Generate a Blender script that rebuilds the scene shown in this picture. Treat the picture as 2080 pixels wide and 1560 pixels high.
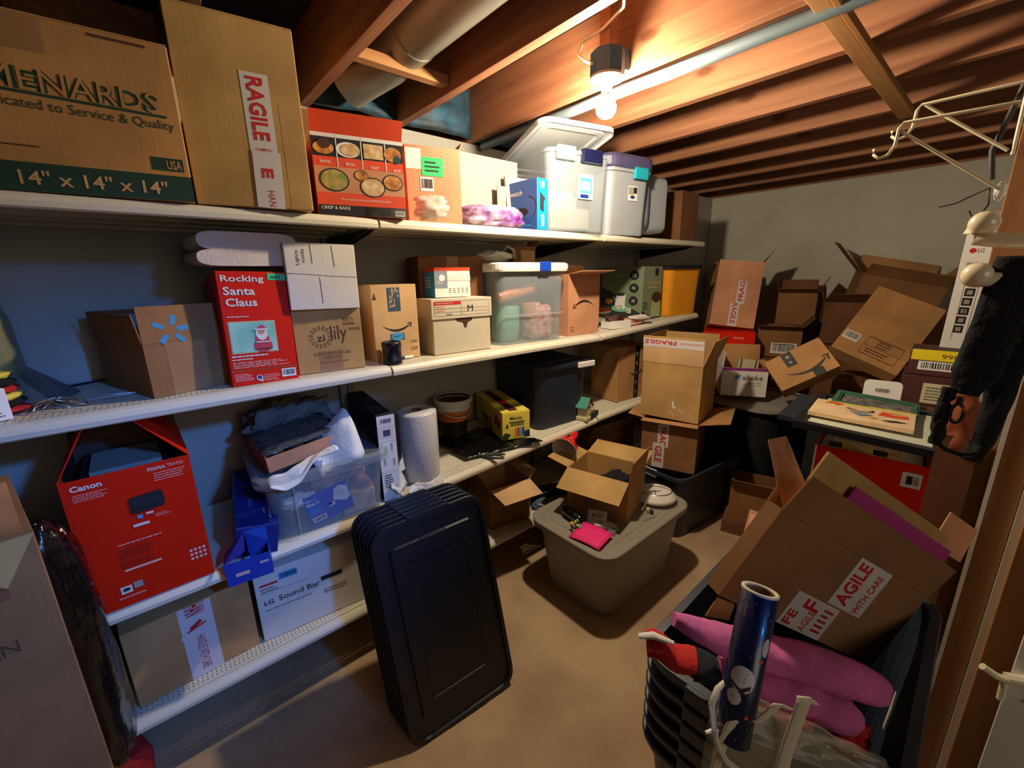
import bpy, bmesh, math, random
from mathutils import Vector as V, Matrix as MX, Euler, noise

for o in list(bpy.data.objects): bpy.data.objects.remove(o)
SC = bpy.context.scene
COL = SC.collection
PI = math.pi
R = math.radians
H = 1.5                      # eye height above the floor; heights below are written from the eye
rnd = random.Random(7)

# ---------------------------------------------------------------- camera
cam = bpy.data.cameras.new('camera'); camo = bpy.data.objects.new('camera', cam); COL.objects.link(camo)
FPX, PITCH, YAW, ROLL = 853.0, R(14.4), R(49.4), R(-1.0)
cam.sensor_width = 36; cam.lens = 36*FPX/2080; cam.clip_start = .02
fw = V((math.cos(YAW)*math.cos(PITCH), math.sin(YAW)*math.cos(PITCH), -math.sin(PITCH)))
rt = V((math.sin(YAW), -math.cos(YAW), 0)); up = rt.cross(fw)
r2 = rt*math.cos(ROLL)+up*math.sin(ROLL); u2 = -rt*math.sin(ROLL)+up*math.cos(ROLL)
camo.matrix_world = MX.Translation((0, 0, H)) @ MX((( r2.x, u2.x, -fw.x, 0), (r2.y, u2.y, -fw.y, 0), (r2.z, u2.z, -fw.z, 0), (0, 0, 0, 1)))
SC.camera = camo

# ---------------------------------------------------------------- light and exposure
SC.view_settings.view_transform = 'Standard'; SC.view_settings.look = 'None'
SC.view_settings.gamma = 1; SC.view_settings.use_curve_mapping = False
SC.view_settings.exposure = 0.42
wd = bpy.data.worlds.new('world'); SC.world = wd; wd.use_nodes = True
wd.node_tree.nodes['Background'].inputs[0].default_value = (.9, .78, .62, 1)
wd.node_tree.nodes['Background'].inputs[1].default_value = .034
BULB = 1080.0
def lamp(name, kind, loc, target, color, energy, **kw):
    l = bpy.data.lights.new(name, kind); l.color = color; l.energy = energy
    for k, v in kw.items(): setattr(l, k, v)
    o = bpy.data.objects.new(name, l); COL.objects.link(o)
    o.location = V(loc)+V((0, 0, H))
    o.rotation_euler = (V(target)-V(loc)).to_track_quat('-Z', 'Y').to_euler()
    return o
# assumed cool blue spotlight, unseen behind the viewer, falling on the shelving's left end
lamp('assumed_blue_spot', 'SPOT', (.72, -1.1, .62), (-.15, 1.9, -.92), (.05, .28, 1.0), 165, spot_size=R(38), spot_blend=1.0, shadow_soft_size=.07)
# warm fill light added behind the viewer, stands for no real lamp
lamp('warm_fill_light', 'AREA', (.5, -1.9, .35), (2.2, 1.2, -.4), (1, .85, .68), 7, size=1.2)

# ---------------------------------------------------------------- materials
def lin(h):
    h = h.lstrip('#'); c = [int(h[i:i+2], 16)/255 for i in (0, 2, 4)]
    return [(x/12.92 if x <= .04045 else ((x+.055)/1.055)**2.4) for x in c]
MATS = {}
def mat(name, col, rough=.6, var=.0, scale=8, bump=0, bscale=60, metal=0, spec=.5, kind=None, col2=None, alpha=1, emis=0, coat=0, trans=0):
    if name in MATS: return MATS[name]
    m = bpy.data.materials.new(name); m.use_nodes = True; nt = m.node_tree; N = nt.nodes; L = nt.links
    b = N['Principled BSDF']; c = lin(col)
    b.inputs['Base Color'].default_value = (*c, 1); b.inputs['Roughness'].default_value = rough
    b.inputs['Metallic'].default_value = metal; b.inputs['Specular IOR Level'].default_value = spec
    if coat: b.inputs['Coat Weight'].default_value = coat
    tc = N.new('ShaderNodeTexCoord')
    src = None
    if var or col2:
        n = N.new('ShaderNodeTexNoise'); n.inputs['Scale'].default_value = scale; n.inputs['Detail'].default_value = 6
        L.new(tc.outputs['Object'], n.inputs['Vector'])
        r = N.new('ShaderNodeValToRGB'); L.new(n.outputs['Fac'], r.inputs[0])
        c2 = lin(col2) if col2 else [x*(1-var) for x in c]
        c1 = c if col2 else [min(1, x*(1+var*.5)) for x in c]
        r.color_ramp.elements[0].position = .35; r.color_ramp.elements[1].position = .65
        r.color_ramp.elements[0].color = (*c2, 1); r.color_ramp.elements[1].color = (*c1, 1)
        L.new(r.outputs[0], b.inputs['Base Color']); src = n
    if bump:
        n2 = N.new('ShaderNodeTexNoise'); n2.inputs['Scale'].default_value = bscale; n2.inputs['Detail'].default_value = 4
        L.new(tc.outputs['Object'], n2.inputs['Vector'])
        bp = N.new('ShaderNodeBump'); bp.inputs['Strength'].default_value = bump; bp.inputs['Distance'].default_value = .01
        L.new(n2.outputs['Fac'], bp.inputs['Height']); L.new(bp.outputs[0], b.inputs['Normal'])
    if alpha < 1:
        t = N.new('ShaderNodeBsdfTransparent'); mx = N.new('ShaderNodeMixShader'); mx.inputs[0].default_value = alpha
        L.new(t.outputs[0], mx.inputs[1]); L.new(b.outputs[0], mx.inputs[2]); L.new(mx.outputs[0], N['Material Output'].inputs[0])
    if emis:
        b.inputs['Emission Color'].default_value = (*c, 1); b.inputs['Emission Strength'].default_value = emis
    MATS[name] = m; return m
def card(name, col, dark=.22):
    m = mat(name, col, .82, var=dark, scale=5, spec=.2)
    nt = m.node_tree; N = nt.nodes; L = nt.links; b = N['Principled BSDF']
    tc = N.new('ShaderNodeTexCoord'); mp = N.new('ShaderNodeMapping'); mp.inputs['Scale'].default_value = (160, 160, 3)
    n = N.new('ShaderNodeTexNoise'); n.inputs['Scale'].default_value = 1.0; n.inputs['Detail'].default_value = 3
    L.new(tc.outputs['Object'], mp.inputs[0]); L.new(mp.outputs[0], n.inputs['Vector'])
    bp = N.new('ShaderNodeBump'); bp.inputs['Strength'].default_value = .12; bp.inputs['Distance'].default_value = .002
    L.new(n.outputs['Fac'], bp.inputs['Height']); L.new(bp.outputs[0], b.inputs['Normal'])
    return m
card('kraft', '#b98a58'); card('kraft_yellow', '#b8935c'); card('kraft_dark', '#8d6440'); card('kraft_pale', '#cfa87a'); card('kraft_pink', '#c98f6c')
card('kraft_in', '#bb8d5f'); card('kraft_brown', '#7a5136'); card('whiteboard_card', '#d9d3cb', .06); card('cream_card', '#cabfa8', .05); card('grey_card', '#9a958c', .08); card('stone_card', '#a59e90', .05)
mat('shelf_paint', '#d6cfbb', .38, var=.05, scale=3, spec=.5)
mat('shelf_under', '#c9c0a8', .5, var=.1, scale=3)
mat('slot_dark', '#3a342c', .8)
mat('panel_paint', '#a9a69c', .75, var=.1, scale=4, bump=.05)
mat('red_print', '#d02008', .6, var=.06, scale=3, spec=.12); mat('red_dark', '#5c1512', .6, var=.2); mat('orange_red', '#dd4a24', .45)
mat('blue_print', '#0f3fb0', .4, var=.1); mat('blue_bright', '#0d7be8', .4); mat('blue_deep', '#0a2a7c', .45, var=.2); mat('blue_watch', '#2a4f94', .4)
mat('navy_plastic', '#1f2735', .42, var=.12, scale=2, bump=.06, bscale=300); mat('black_plastic', '#0f121c', .36, bump=.08, bscale=350); mat('blueblack_plastic', '#2a3340', .4, var=.1, bump=.06, bscale=250)
mat('tote_grey', '#8f877a', .42, var=.07, scale=3, bump=.04, bscale=200)
mat('white', '#e6e3dc', .5); mat('white_glossy', '#ece6d4', .2, coat=.3); mat('paper', '#d8d6d0', .6); mat('tape_white', '#cdc7c6', .3); mat('ink', '#1a1918', .6); mat('ink_brown', '#4c2c1c', .7); mat('ink_red', '#c01f24', .5)
mat('ink_green', '#123a2c', .6); mat('tape_clear', '#a9825c', .2, alpha=.75); mat('green_sticker', '#2fc36c', .5); mat('teal', '#1fa3b5', .5); mat('yellow_sticker', '#e6cf1c', .5); mat('purple_print', '#8a2a7e', .5); mat('sky_blue', '#3f9fd8', .5)
mat('ink_blue', '#2f7fae', .6); mat('black', '#060606', .6); mat('char', '#16161a', .8, var=.3)
mat('yellow_plastic', '#dd8f1c', .32, var=.05); mat('purple_plastic', '#4b4668', .4); mat('clear_plastic', '#a9b3ba', .25, alpha=.26, coat=.2); mat('milky_plastic', '#b3b7b8', .3, alpha=.7); mat('frost_plastic', '#a9aeb4', .4, alpha=.8, var=.06)
mat('lid_white', '#e4e0d4', .35); mat('grey_tub', '#7f8c9a', .35, var=.05)
mat('bag_clear', '#d8d6ca', .18, alpha=.6, coat=.5, bump=.35, bscale=40); mat('bag_purple', '#6b2a80', .25, coat=.3, var=0, bump=.2, bscale=40, col2='#b7abba', scale=13)
mat('bag_black', '#08080a', .2, coat=.4, bump=.5, bscale=30)
mat('linen', '#cdbfb5', .9, var=.05, bump=.25, bscale=160); mat('white_cloth', '#dcdad4', .85, bump=.2, bscale=120); mat('grey_cloth', '#6e6860', .9, var=.3, scale=10, bump=.3, bscale=50)
mat('pink_cloth', '#c8609c', .85, var=.22, scale=14, bump=.3, bscale=70); mat('red_cloth', '#b8201a', .9, bump=.3, bscale=120); mat('navy_cloth', '#12141f', .9, bump=.3, bscale=120); mat('black_cloth', '#07070a', .95, bump=.4, bscale=90)
mat('hot_pink', '#ec1e78', .7); mat('magenta_board', '#a32a78', .7); mat('lamp_red', '#e0121c', .25, coat=.4); mat('lamp_in', '#b8aeb0', .6)
mat('chrome', '#c8c4b8', .25, metal=1); mat('zinc', '#6c8088', .5, metal=.3, var=.15, scale=6, bump=.1, bscale=20); mat('duct', '#8d897c', .42, metal=.6, var=.15, scale=3); mat('dark_duct', '#3a3b3a', .6, metal=.3)
mat('socket_grey', '#8f8a82', .4); mat('porcelain', '#e8e0d2', .25, coat=.3); mat('box_blue', '#2b4a66', .6); mat('cord', '#d9cdb4', .5); mat('hook_cream', '#e4d8b6', .22, coat=.5)
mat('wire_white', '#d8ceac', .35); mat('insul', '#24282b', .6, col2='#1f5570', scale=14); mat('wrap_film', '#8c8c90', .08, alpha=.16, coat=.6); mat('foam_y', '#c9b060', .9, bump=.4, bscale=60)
mat('concrete', '#a08264', .85, col2='#c0a27c', scale=3.2, bump=.25, bscale=35); mat('block_wall', '#cbc6b3', .92, var=.12, scale=2.2, bump=.3, bscale=55)
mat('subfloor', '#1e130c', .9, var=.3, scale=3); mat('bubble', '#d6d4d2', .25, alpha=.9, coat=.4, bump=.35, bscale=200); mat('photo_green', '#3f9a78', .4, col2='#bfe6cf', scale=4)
mat('food', '#d99a4a', .5, col2='#8c4a22', scale=45); mat('food_pale', '#e3c79a', .5, col2='#b98a52', scale=38); mat('food_green', '#c9a05a', .5, col2='#6f8a3a', scale=40); mat('dark_plate', '#2b2523', .4)
mat('orange_roll', '#e8955a', .3, coat=.4, var=.2, scale=30); mat('mint', '#6fb59a', .6); mat('red_pattern', '#c0504e', .6, col2='#e9c9c0', scale=40); mat('skin_doll', '#c98f78', .6, var=.2, scale=20)
mat('junk', '#7a5c50', .7, col2='#2b2a30', scale=24); mat('junk2', '#b99a8c', .7, col2='#4c3c3c', scale=18); mat('cook_green', '#788468', .45, var=.08); mat('cook_dark', '#2c352f', .45); mat('mug', '#a9b07a', .4)
mat('maroon', '#4c2420', .6, var=.15); mat('painting', '#e6c49a', .6, var=.1, scale=12); mat('green_frame', '#3f6a56', .6, var=.15); mat('photo_print', '#8a8078', .5, col2='#4a4a48', scale=50); mat('mat_board', '#c6cab4', .7); mat('birdhouse_cream', '#c9c09a', .7); mat('roof_green', '#3f8a74', .7)
mat('gift_navy', '#0c1236', .3, coat=.3); mat('yellow_crayon', '#e3cf52', .45, var=.05); mat('bucket_black', '#15120f', .4, col2='#5c4a3a', scale=130); mat('orange', '#e07a2c', .4); mat('plastic_amber', '#8f4a2c', .25, coat=.6, var=.2, scale=8)
mat('gloss_black', '#050506', .12, coat=.6)
mat('olive_jar', '#8c8a5c', .3, alpha=.75); mat('white_lines', '#e0b8b0', .6); mat('lines_dark', '#6d6358', .7); mat('vinyl', '#cfc8b4', .08, alpha=.13, coat=.6); mat('strap_white', '#d9ceb6', .5, alpha=.92)

def wood(name, c1, c2, rough=.65, sc=(14, .8, 14)):
    m = bpy.data.materials.new(name); m.use_nodes = True; nt = m.node_tree; N = nt.nodes; L = nt.links; b = N['Principled BSDF']
    tc = N.new('ShaderNodeTexCoord'); mp = N.new('ShaderNodeMapping'); mp.inputs['Scale'].default_value = sc
    n = N.new('ShaderNodeTexNoise'); n.inputs['Scale'].default_value = 1.6; n.inputs['Detail'].default_value = 5; n.inputs['Distortion'].default_value = .6
    r = N.new('ShaderNodeValToRGB'); r.color_ramp.elements[0].position = .3; r.color_ramp.elements[1].position = .7
    r.color_ramp.elements[0].color = (*lin(c2), 1); r.color_ramp.elements[1].color = (*lin(c1), 1)
    L.new(tc.outputs['Object'], mp.inputs[0]); L.new(mp.outputs[0], n.inputs['Vector']); L.new(n.outputs['Fac'], r.inputs[0]); L.new(r.outputs[0], b.inputs['Base Color'])
    # knots
    v = N.new('ShaderNodeTexVoronoi'); v.inputs['Scale'].default_value = 1.0; mp2 = N.new('ShaderNodeMapping'); mp2.inputs['Scale'].default_value = (3, 2.1, 5)
    L.new(tc.outputs['Object'], mp2.inputs[0]); L.new(mp2.outputs[0], v.inputs['Vector'])
    r2_ = N.new('ShaderNodeValToRGB'); r2_.color_ramp.elements[0].position = .05; r2_.color_ramp.elements[1].position = .11
    r2_.color_ramp.elements[0].color = (.32, .22, .16, 1); r2_.color_ramp.elements[1].color = (1, 1, 1, 1)
    mix = N.new('ShaderNodeMix'); mix.data_type = 'RGBA'; mix.blend_type = 'MULTIPLY'; mix.inputs[0].default_value = .8
    L.new(v.outputs['Distance'], r2_.inputs[0]); L.new(r.outputs[0], mix.inputs[6]); L.new(r2_.outputs[0], mix.inputs[7]); L.new(mix.outputs[2], b.inputs['Base Color'])
    b.inputs['Roughness'].default_value = rough; b.inputs['Specular IOR Level'].default_value = .25
    MATS[name] = m
wood('joist_wood', '#a5724f', '#84523a'); wood('stud_wood', '#a87a50', '#8a5d38', sc=(14, 14, .8)); wood('board_wood', '#b88a58', '#9c6a3e', sc=(.8, 14, 14))

def holes_mat():
    """white enamel with rows of punched holes near the front edge of the deck"""
    m = bpy.data.materials.new('perforated_paint'); m.use_nodes = True; nt = m.node_tree; N = nt.nodes; L = nt.links; b = N['Principled BSDF']
    b.inputs['Base Color'].default_value = (*lin('#d6cfbb'), 1); b.inputs['Roughness'].default_value = .4
    tc = N.new('ShaderNodeTexCoord'); s = N.new('ShaderNodeSeparateXYZ'); L.new(tc.outputs['Object'], s.inputs[0])
    def mt(op, a, b_=None):
        n = N.new('ShaderNodeMath'); n.operation = op
        for i, x in enumerate((a, b_)):
            if x is None: continue
            if isinstance(x, (int, float)): n.inputs[i].default_value = x
            else: L.new(x, n.inputs[i])
        return n.outputs[0]
    P = .0125
    fx = mt('SUBTRACT', mt('FRACT', mt('DIVIDE', mt('ADD', s.outputs[0], 10), P)), .5)
    fy = mt('SUBTRACT', mt('FRACT', mt('DIVIDE', s.outputs[1], P)), .5)
    d = mt('SQRT', mt('ADD', mt('MULTIPLY', fx, fx), mt('MULTIPLY', fy, fy)))
    hole = mt('LESS_THAN', d, .2)
    t = N.new('ShaderNodeBsdfTransparent'); mx = N.new('ShaderNodeMixShader')
    L.new(hole, mx.inputs[0]); L.new(b.outputs[0], mx.inputs[1]); L.new(t.outputs[0], mx.inputs[2]); L.new(mx.outputs[0], N['Material Output'].inputs[0])
    MATS['perforated_paint'] = m
holes_mat()

# ---------------------------------------------------------------- mesh builder
_T = {}
def glyphs(s, bold):
    k = (s, bold)
    if k in _T: return _T[k]
    c = bpy.data.curves.new('t', 'FONT'); c.body = s; c.size = 1; c.resolution_u = 2; c.offset = bold
    o = bpy.data.objects.new('t', c); COL.objects.link(o)
    dg = bpy.context.evaluated_depsgraph_get(); me = bpy.data.meshes.new_from_object(o.evaluated_get(dg))
    vs = [v.co.copy() for v in me.vertices]; fs = [tuple(p.vertices) for p in me.polygons]
    bpy.data.objects.remove(o); bpy.data.curves.remove(c); bpy.data.meshes.remove(me)
    xs = [v.x for v in vs] or [0, 1]; ys = [v.y for v in vs] or [0, 1]
    x0, x1, y0, y1 = min(xs), max(xs), min(ys), max(ys)
    vs = [((v.x-x0)/(x1-x0+1e-9), (v.y-y0)/(y1-y0+1e-9)) for v in vs]
    _T[k] = (vs, fs); return _T[k]

class Fc:                                     # a rectangular face: matrix (u, v, normal) -> local, width, height in metres
    def __init__(s, M, w, h): s.M, s.w, s.h = M, w, h
    def p(s, u, v, n=0): return s.M @ V((u*s.w, v*s.h, n))
NL = .0007
class MB:
    def __init__(s): s.v, s.f, s.m, s.s = [], [], [], []
    def add(s, vs, fs, mt, M=None, smooth=False):
        b = len(s.v); s.v += [(M @ V(v)) if M else V(v) for v in vs]
        for f in fs: s.f.append([b+i for i in f]); s.m.append(mt); s.s.append(smooth)
        return s
    def box(s, x0, y0, z0, x1, y1, z1, mt, M=None):
        vs = [(x, y, z) for z in (z0, z1) for y in (y0, y1) for x in (x0, x1)]
        return s.add(vs, [(0, 2, 3, 1), (4, 5, 7, 6), (0, 1, 5, 4), (2, 6, 7, 3), (0, 4, 6, 2), (1, 3, 7, 5)], mt, M)
    def loft(s, loops, mt, c0=True, c1=True, M=None, smooth=False, closed=True):
        n = len(loops[0]); vs = [p for l in loops for p in l]; fs = []
        for i in range(len(loops)-1):
            for j in range(n if closed else n-1):
                a, b = i*n+j, i*n+(j+1) % n; fs.append((a, b, b+n, a+n))
        s.add(vs, fs, mt, M, smooth)
        if c0: s.add(loops[0][::-1], [tuple(range(n))], mt, M)
        if c1: s.add(loops[-1], [tuple(range(n))], mt, M)
        return s
    def lathe(s, prof, mt, n=24, M=None, c0=False, c1=False, smooth=True):
        return s.loft([[(r*math.cos(2*PI*i/n), r*math.sin(2*PI*i/n), z) for i in range(n)] for r, z in prof], mt, c0, c1, M, smooth)
    def tube(s, pts, r, mt, n=8, M=None, flat=1.0):
        pts = [V(p) for p in pts]; loops = []
        ref = V((0, 0, 1))
        for i, p in enumerate(pts):
            t = (pts[min(i+1, len(pts)-1)]-pts[max(i-1, 0)]).normalized()
            a = t.cross(ref) if abs(t.dot(ref)) < .95 else t.cross(V((0, 1, 0)))
            a.normalize(); b = t.cross(a); rr = r[i] if isinstance(r, (list, tuple)) else r
            loops.append([p+a*rr*math.cos(2*PI*k/n)+b*rr*flat*math.sin(2*PI*k/n) for k in range(n)])
        return s.loft(loops, mt, True, True, M, True)
    def poly(s, F, pts, mt, n=1):
        q = [F.p(u, v, n*NL) for u, v in pts]; return s.add(q, [tuple(range(len(q)))], mt)
    def rect(s, F, u0, v0, u1, v1, mt, n=1, ang=0):
        cu, cv = (u0+u1)/2*F.w, (v0+v1)/2*F.h; a = R(ang); q = []
        for u, v in ((u0, v0), (u1, v0), (u1, v1), (u0, v1)):
            x, y = u*F.w-cu, v*F.h-cv
            q.append(F.M @ V((cu+x*math.cos(a)-y*math.sin(a), cv+x*math.sin(a)+y*math.cos(a), n*NL)))
        return s.add(q, [(0, 1, 2, 3)], mt)
    def disc(s, F, u, v, r, mt, n=1, ry=None, seg=20, a0=0, a1=360, r_in=0):
        ry = ry or r; c = V((u*F.w, v*F.h)); pts = [(math.cos(R(a0+(a1-a0)*i/seg)), math.sin(R(a0+(a1-a0)*i/seg))) for i in range(seg+1)]
        P = lambda k, x, y: F.M @ V((c.x+x*r*k, c.y+y*ry*k, n*NL))
        if r_in: 
            k = r_in/r; vs = [P(1, *p) for p in pts]+[P(k, *p) for p in pts]; m = seg+1
            return s.add(vs, [(i, i+1, m+i+1, m+i) for i in range(seg)], mt)
        return s.add([P(0, 0, 0)]+[P(1, *p) for p in pts], [(0, i+1, i+2) for i in range(seg)], mt)
    def text(s, F, t, u0, v0, u1, v1, mt, rot=0, bold=0, n=2, ang=0):
        vs, fs = glyphs(t, bold); out = []
        cu, cv = (u0+u1)/2, (v0+v1)/2; a = R(ang)
        for x, y in vs:
            for _ in range(rot//90 % 4): x, y = 1-y, x
            px, py = (u0+(u1-u0)*x-cu)*F.w, (v0+(v1-v0)*y-cv)*F.h
            out.append(F.M @ V((cu*F.w+px*math.cos(a)-py*math.sin(a), cv*F.h+px*math.sin(a)+py*math.cos(a), n*NL)))
        return s.add(out, fs, mt)
    def lines(s, F, u0, v0, u1, v1, rows, mt, n=2, fill=.45, ang=0):
        r = random.Random(int((u0+v0*3+u1*7)*1000)); h = (v1-v0)/rows
        for i in range(rows):
            u = u0; end = u1-(u1-u0)*r.random()*.3
            while u < end:
                w = (u1-u0)*(.05+.09*r.random()); y = v1-(i+.5)*h
                s.rect(F, u, y-h*fill/2, min(end, u+w), y+h*fill/2, mt, n); u += w+(u1-u0)*.018
        return s
    def barcode(s, F, u0, v0, u1, v1, rot=0, label='white', n=2):
        s.rect(F, u0, v0, u1, v1, label, n); r = random.Random(3); du, dv = (u1-u0), (v1-v0); t = .08
        while t < .9:
            w = .012+.03*r.random()
            if rot: s.rect(F, u0+.15*du, v0+t*dv, u1-.15*du, v0+(t+w)*dv, 'ink', n+1)
            else: s.rect(F, u0+t*du, v0+.2*dv, u0+(t+w)*du, v1-.12*dv, 'ink', n+1)
            t += w+.02+.02*r.random()
        return s
    def blob(s, c, sz, mt, seed=0, amp=.25, fr=2.2, nu=28, nv=16, pw=.8, M=None, flat=True, smooth=True):
        vs = []; fs = []
        sg = lambda x, e: math.copysign(abs(x)**e, x)
        for j in range(nv+1):
            ph = -PI/2+PI*j/nv
            for i in range(nu):
                th = 2*PI*i/nu
                d = V((sg(math.cos(ph), pw)*sg(math.cos(th), pw), sg(math.cos(ph), pw)*sg(math.sin(th), pw), sg(math.sin(ph), pw)))
                k = 1+amp*(noise.noise(d*fr+V((seed*3.1, seed, 0)))+.6*noise.noise(d*fr*2.7+V((seed, 9, seed)))-.2*abs(noise.noise(d*fr*3.5+V((4, seed, 0)))))
                p = V((d.x*k*sz[0]/2, d.y*k*sz[1]/2, d.z*k*sz[2]/2))
                if flat and p.z < -.42*sz[2]: p.z = -.42*sz[2]
                vs.append(p+V(c))
        for j in range(nv):
            for i in range(nu):
                a, b = j*nu+i, j*nu+(i+1) % nu; fs.append((a, b, b+nu, a+nu))
        return s.add(vs, fs, mt, M, smooth)
    def sheet(s, fn, nu, nv, mt, th=.003, M=None):
        vs = []; P = [[V(fn(i/nu, j/nv)) for i in range(nu+1)] for j in range(nv+1)]
        N = []
        for j in range(nv+1):
            for i in range(nu+1):
                a = P[j][min(i+1, nu)]-P[j][max(i-1, 0)]; b = P[min(j+1, nv)][i]-P[max(j-1, 0)][i]; n = a.cross(b)
                N.append(n.normalized() if n.length > 1e-9 else V((0, 0, 1)))
        flat = [p for r in P for p in r]; k = len(flat); vs = [p+n*th/2 for p, n in zip(flat, N)]+[p-n*th/2 for p, n in zip(flat, N)]
        fs = []; W = nu+1
        for j in range(nv):
            for i in range(nu):
                a = j*W+i; fs.append((a, a+1, a+W+1, a+W)); fs.append((k+a, k+a+W, k+a+W+1, k+a+1))
        edge = [i for i in range(nu)]; 
        for i in range(nu): fs.append((i, k+i, k+i+1, i+1)); b = nv*W+i; fs.append((b, b+1, k+b+1, k+b))
        for j in range(nv): a = j*W; fs.append((a, a+W, k+a+W, k+a)); a += nu; fs.append((a, k+a, k+a+W, a+W))
        return s.add(vs, fs, mt, M, True)
    def build(s, name, parent=None, loc=None, rot=None, bevel=0):
        me = bpy.data.meshes.new(name); me.from_pydata([tuple(v) for v in s.v], [], s.f)
        mats = []; idx = []
        for m in s.m:
            if m not in mats: mats.append(m)
            idx.append(mats.index(m))
        for m in mats: me.materials.append(MATS[m])
        me.polygons.foreach_set('material_index', idx); me.polygons.foreach_set('use_smooth', s.s); me.update()
        o = bpy.data.objects.new(name, me); COL.objects.link(o)
        if parent: o.parent = parent
        if loc is not None: o.location = V(loc)+V((0, 0, H))
        if rot: o.rotation_euler = rot
        if bevel:
            b = o.modifiers.new('bevel', 'BEVEL'); b.width = bevel; b.segments = 2; b.limit_method = 'ANGLE'; b.angle_limit = R(40)
        return o

def props(o, label, cat, group=None, kind=None):
    if label: o['label'] = label
    if cat: o['category'] = cat
    if group: o['group'] = group
    if kind: o['kind'] = kind
    return o
def thing(name, label, cat, loc, rot=(0, 0, 0), group=None):
    o = bpy.data.objects.new(name, None); COL.objects.link(o); o.empty_display_size = .05
    o.location = V(loc)+V((0, 0, H)); o.rotation_euler = rot
    return props(o, label, cat, group)
def solo(mb, name, label, cat, loc, rot=(0, 0, 0), group=None, bevel=0):
    return props(mb.build(name, None, loc, rot, bevel), label, cat, group)
def struct(mb, name):
    o = mb.build(name, None, (0, 0, 0)); o['kind'] = 'structure'; return o
def rr(w, d, r, z, n=5, cx=0, cy=0):           # rounded rectangle loop centred on cx, cy
    r = min(r, w/2-.001, d/2-.001); L = []
    for k, (sx, sy) in enumerate(((1, 1), (-1, 1), (-1, -1), (1, -1))):
        for i in range(n+1):
            a = PI/2*k+PI/2*i/n
            L.append((cx+sx*(w/2-r)+r*math.cos(a), cy+sy*(d/2-r)+r*math.sin(a), z))
    return L
def faces(w, d, h):
    return {'front': Fc(MX(((1, 0, 0, 0), (0, 0, -1, 0), (0, 1, 0, 0), (0, 0, 0, 1))), w, h),
            'left': Fc(MX(((0, 0, -1, 0), (-1, 0, 0, d), (0, 1, 0, 0), (0, 0, 0, 1))), d, h),
            'right': Fc(MX(((0, 0, 1, w), (1, 0, 0, 0), (0, 1, 0, 0), (0, 0, 0, 1))), d, h),
            'top': Fc(MX(((1, 0, 0, 0), (0, 1, 0, 0), (0, 0, 1, h), (0, 0, 0, 1))), w, d)}
class Bx: pass
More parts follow.
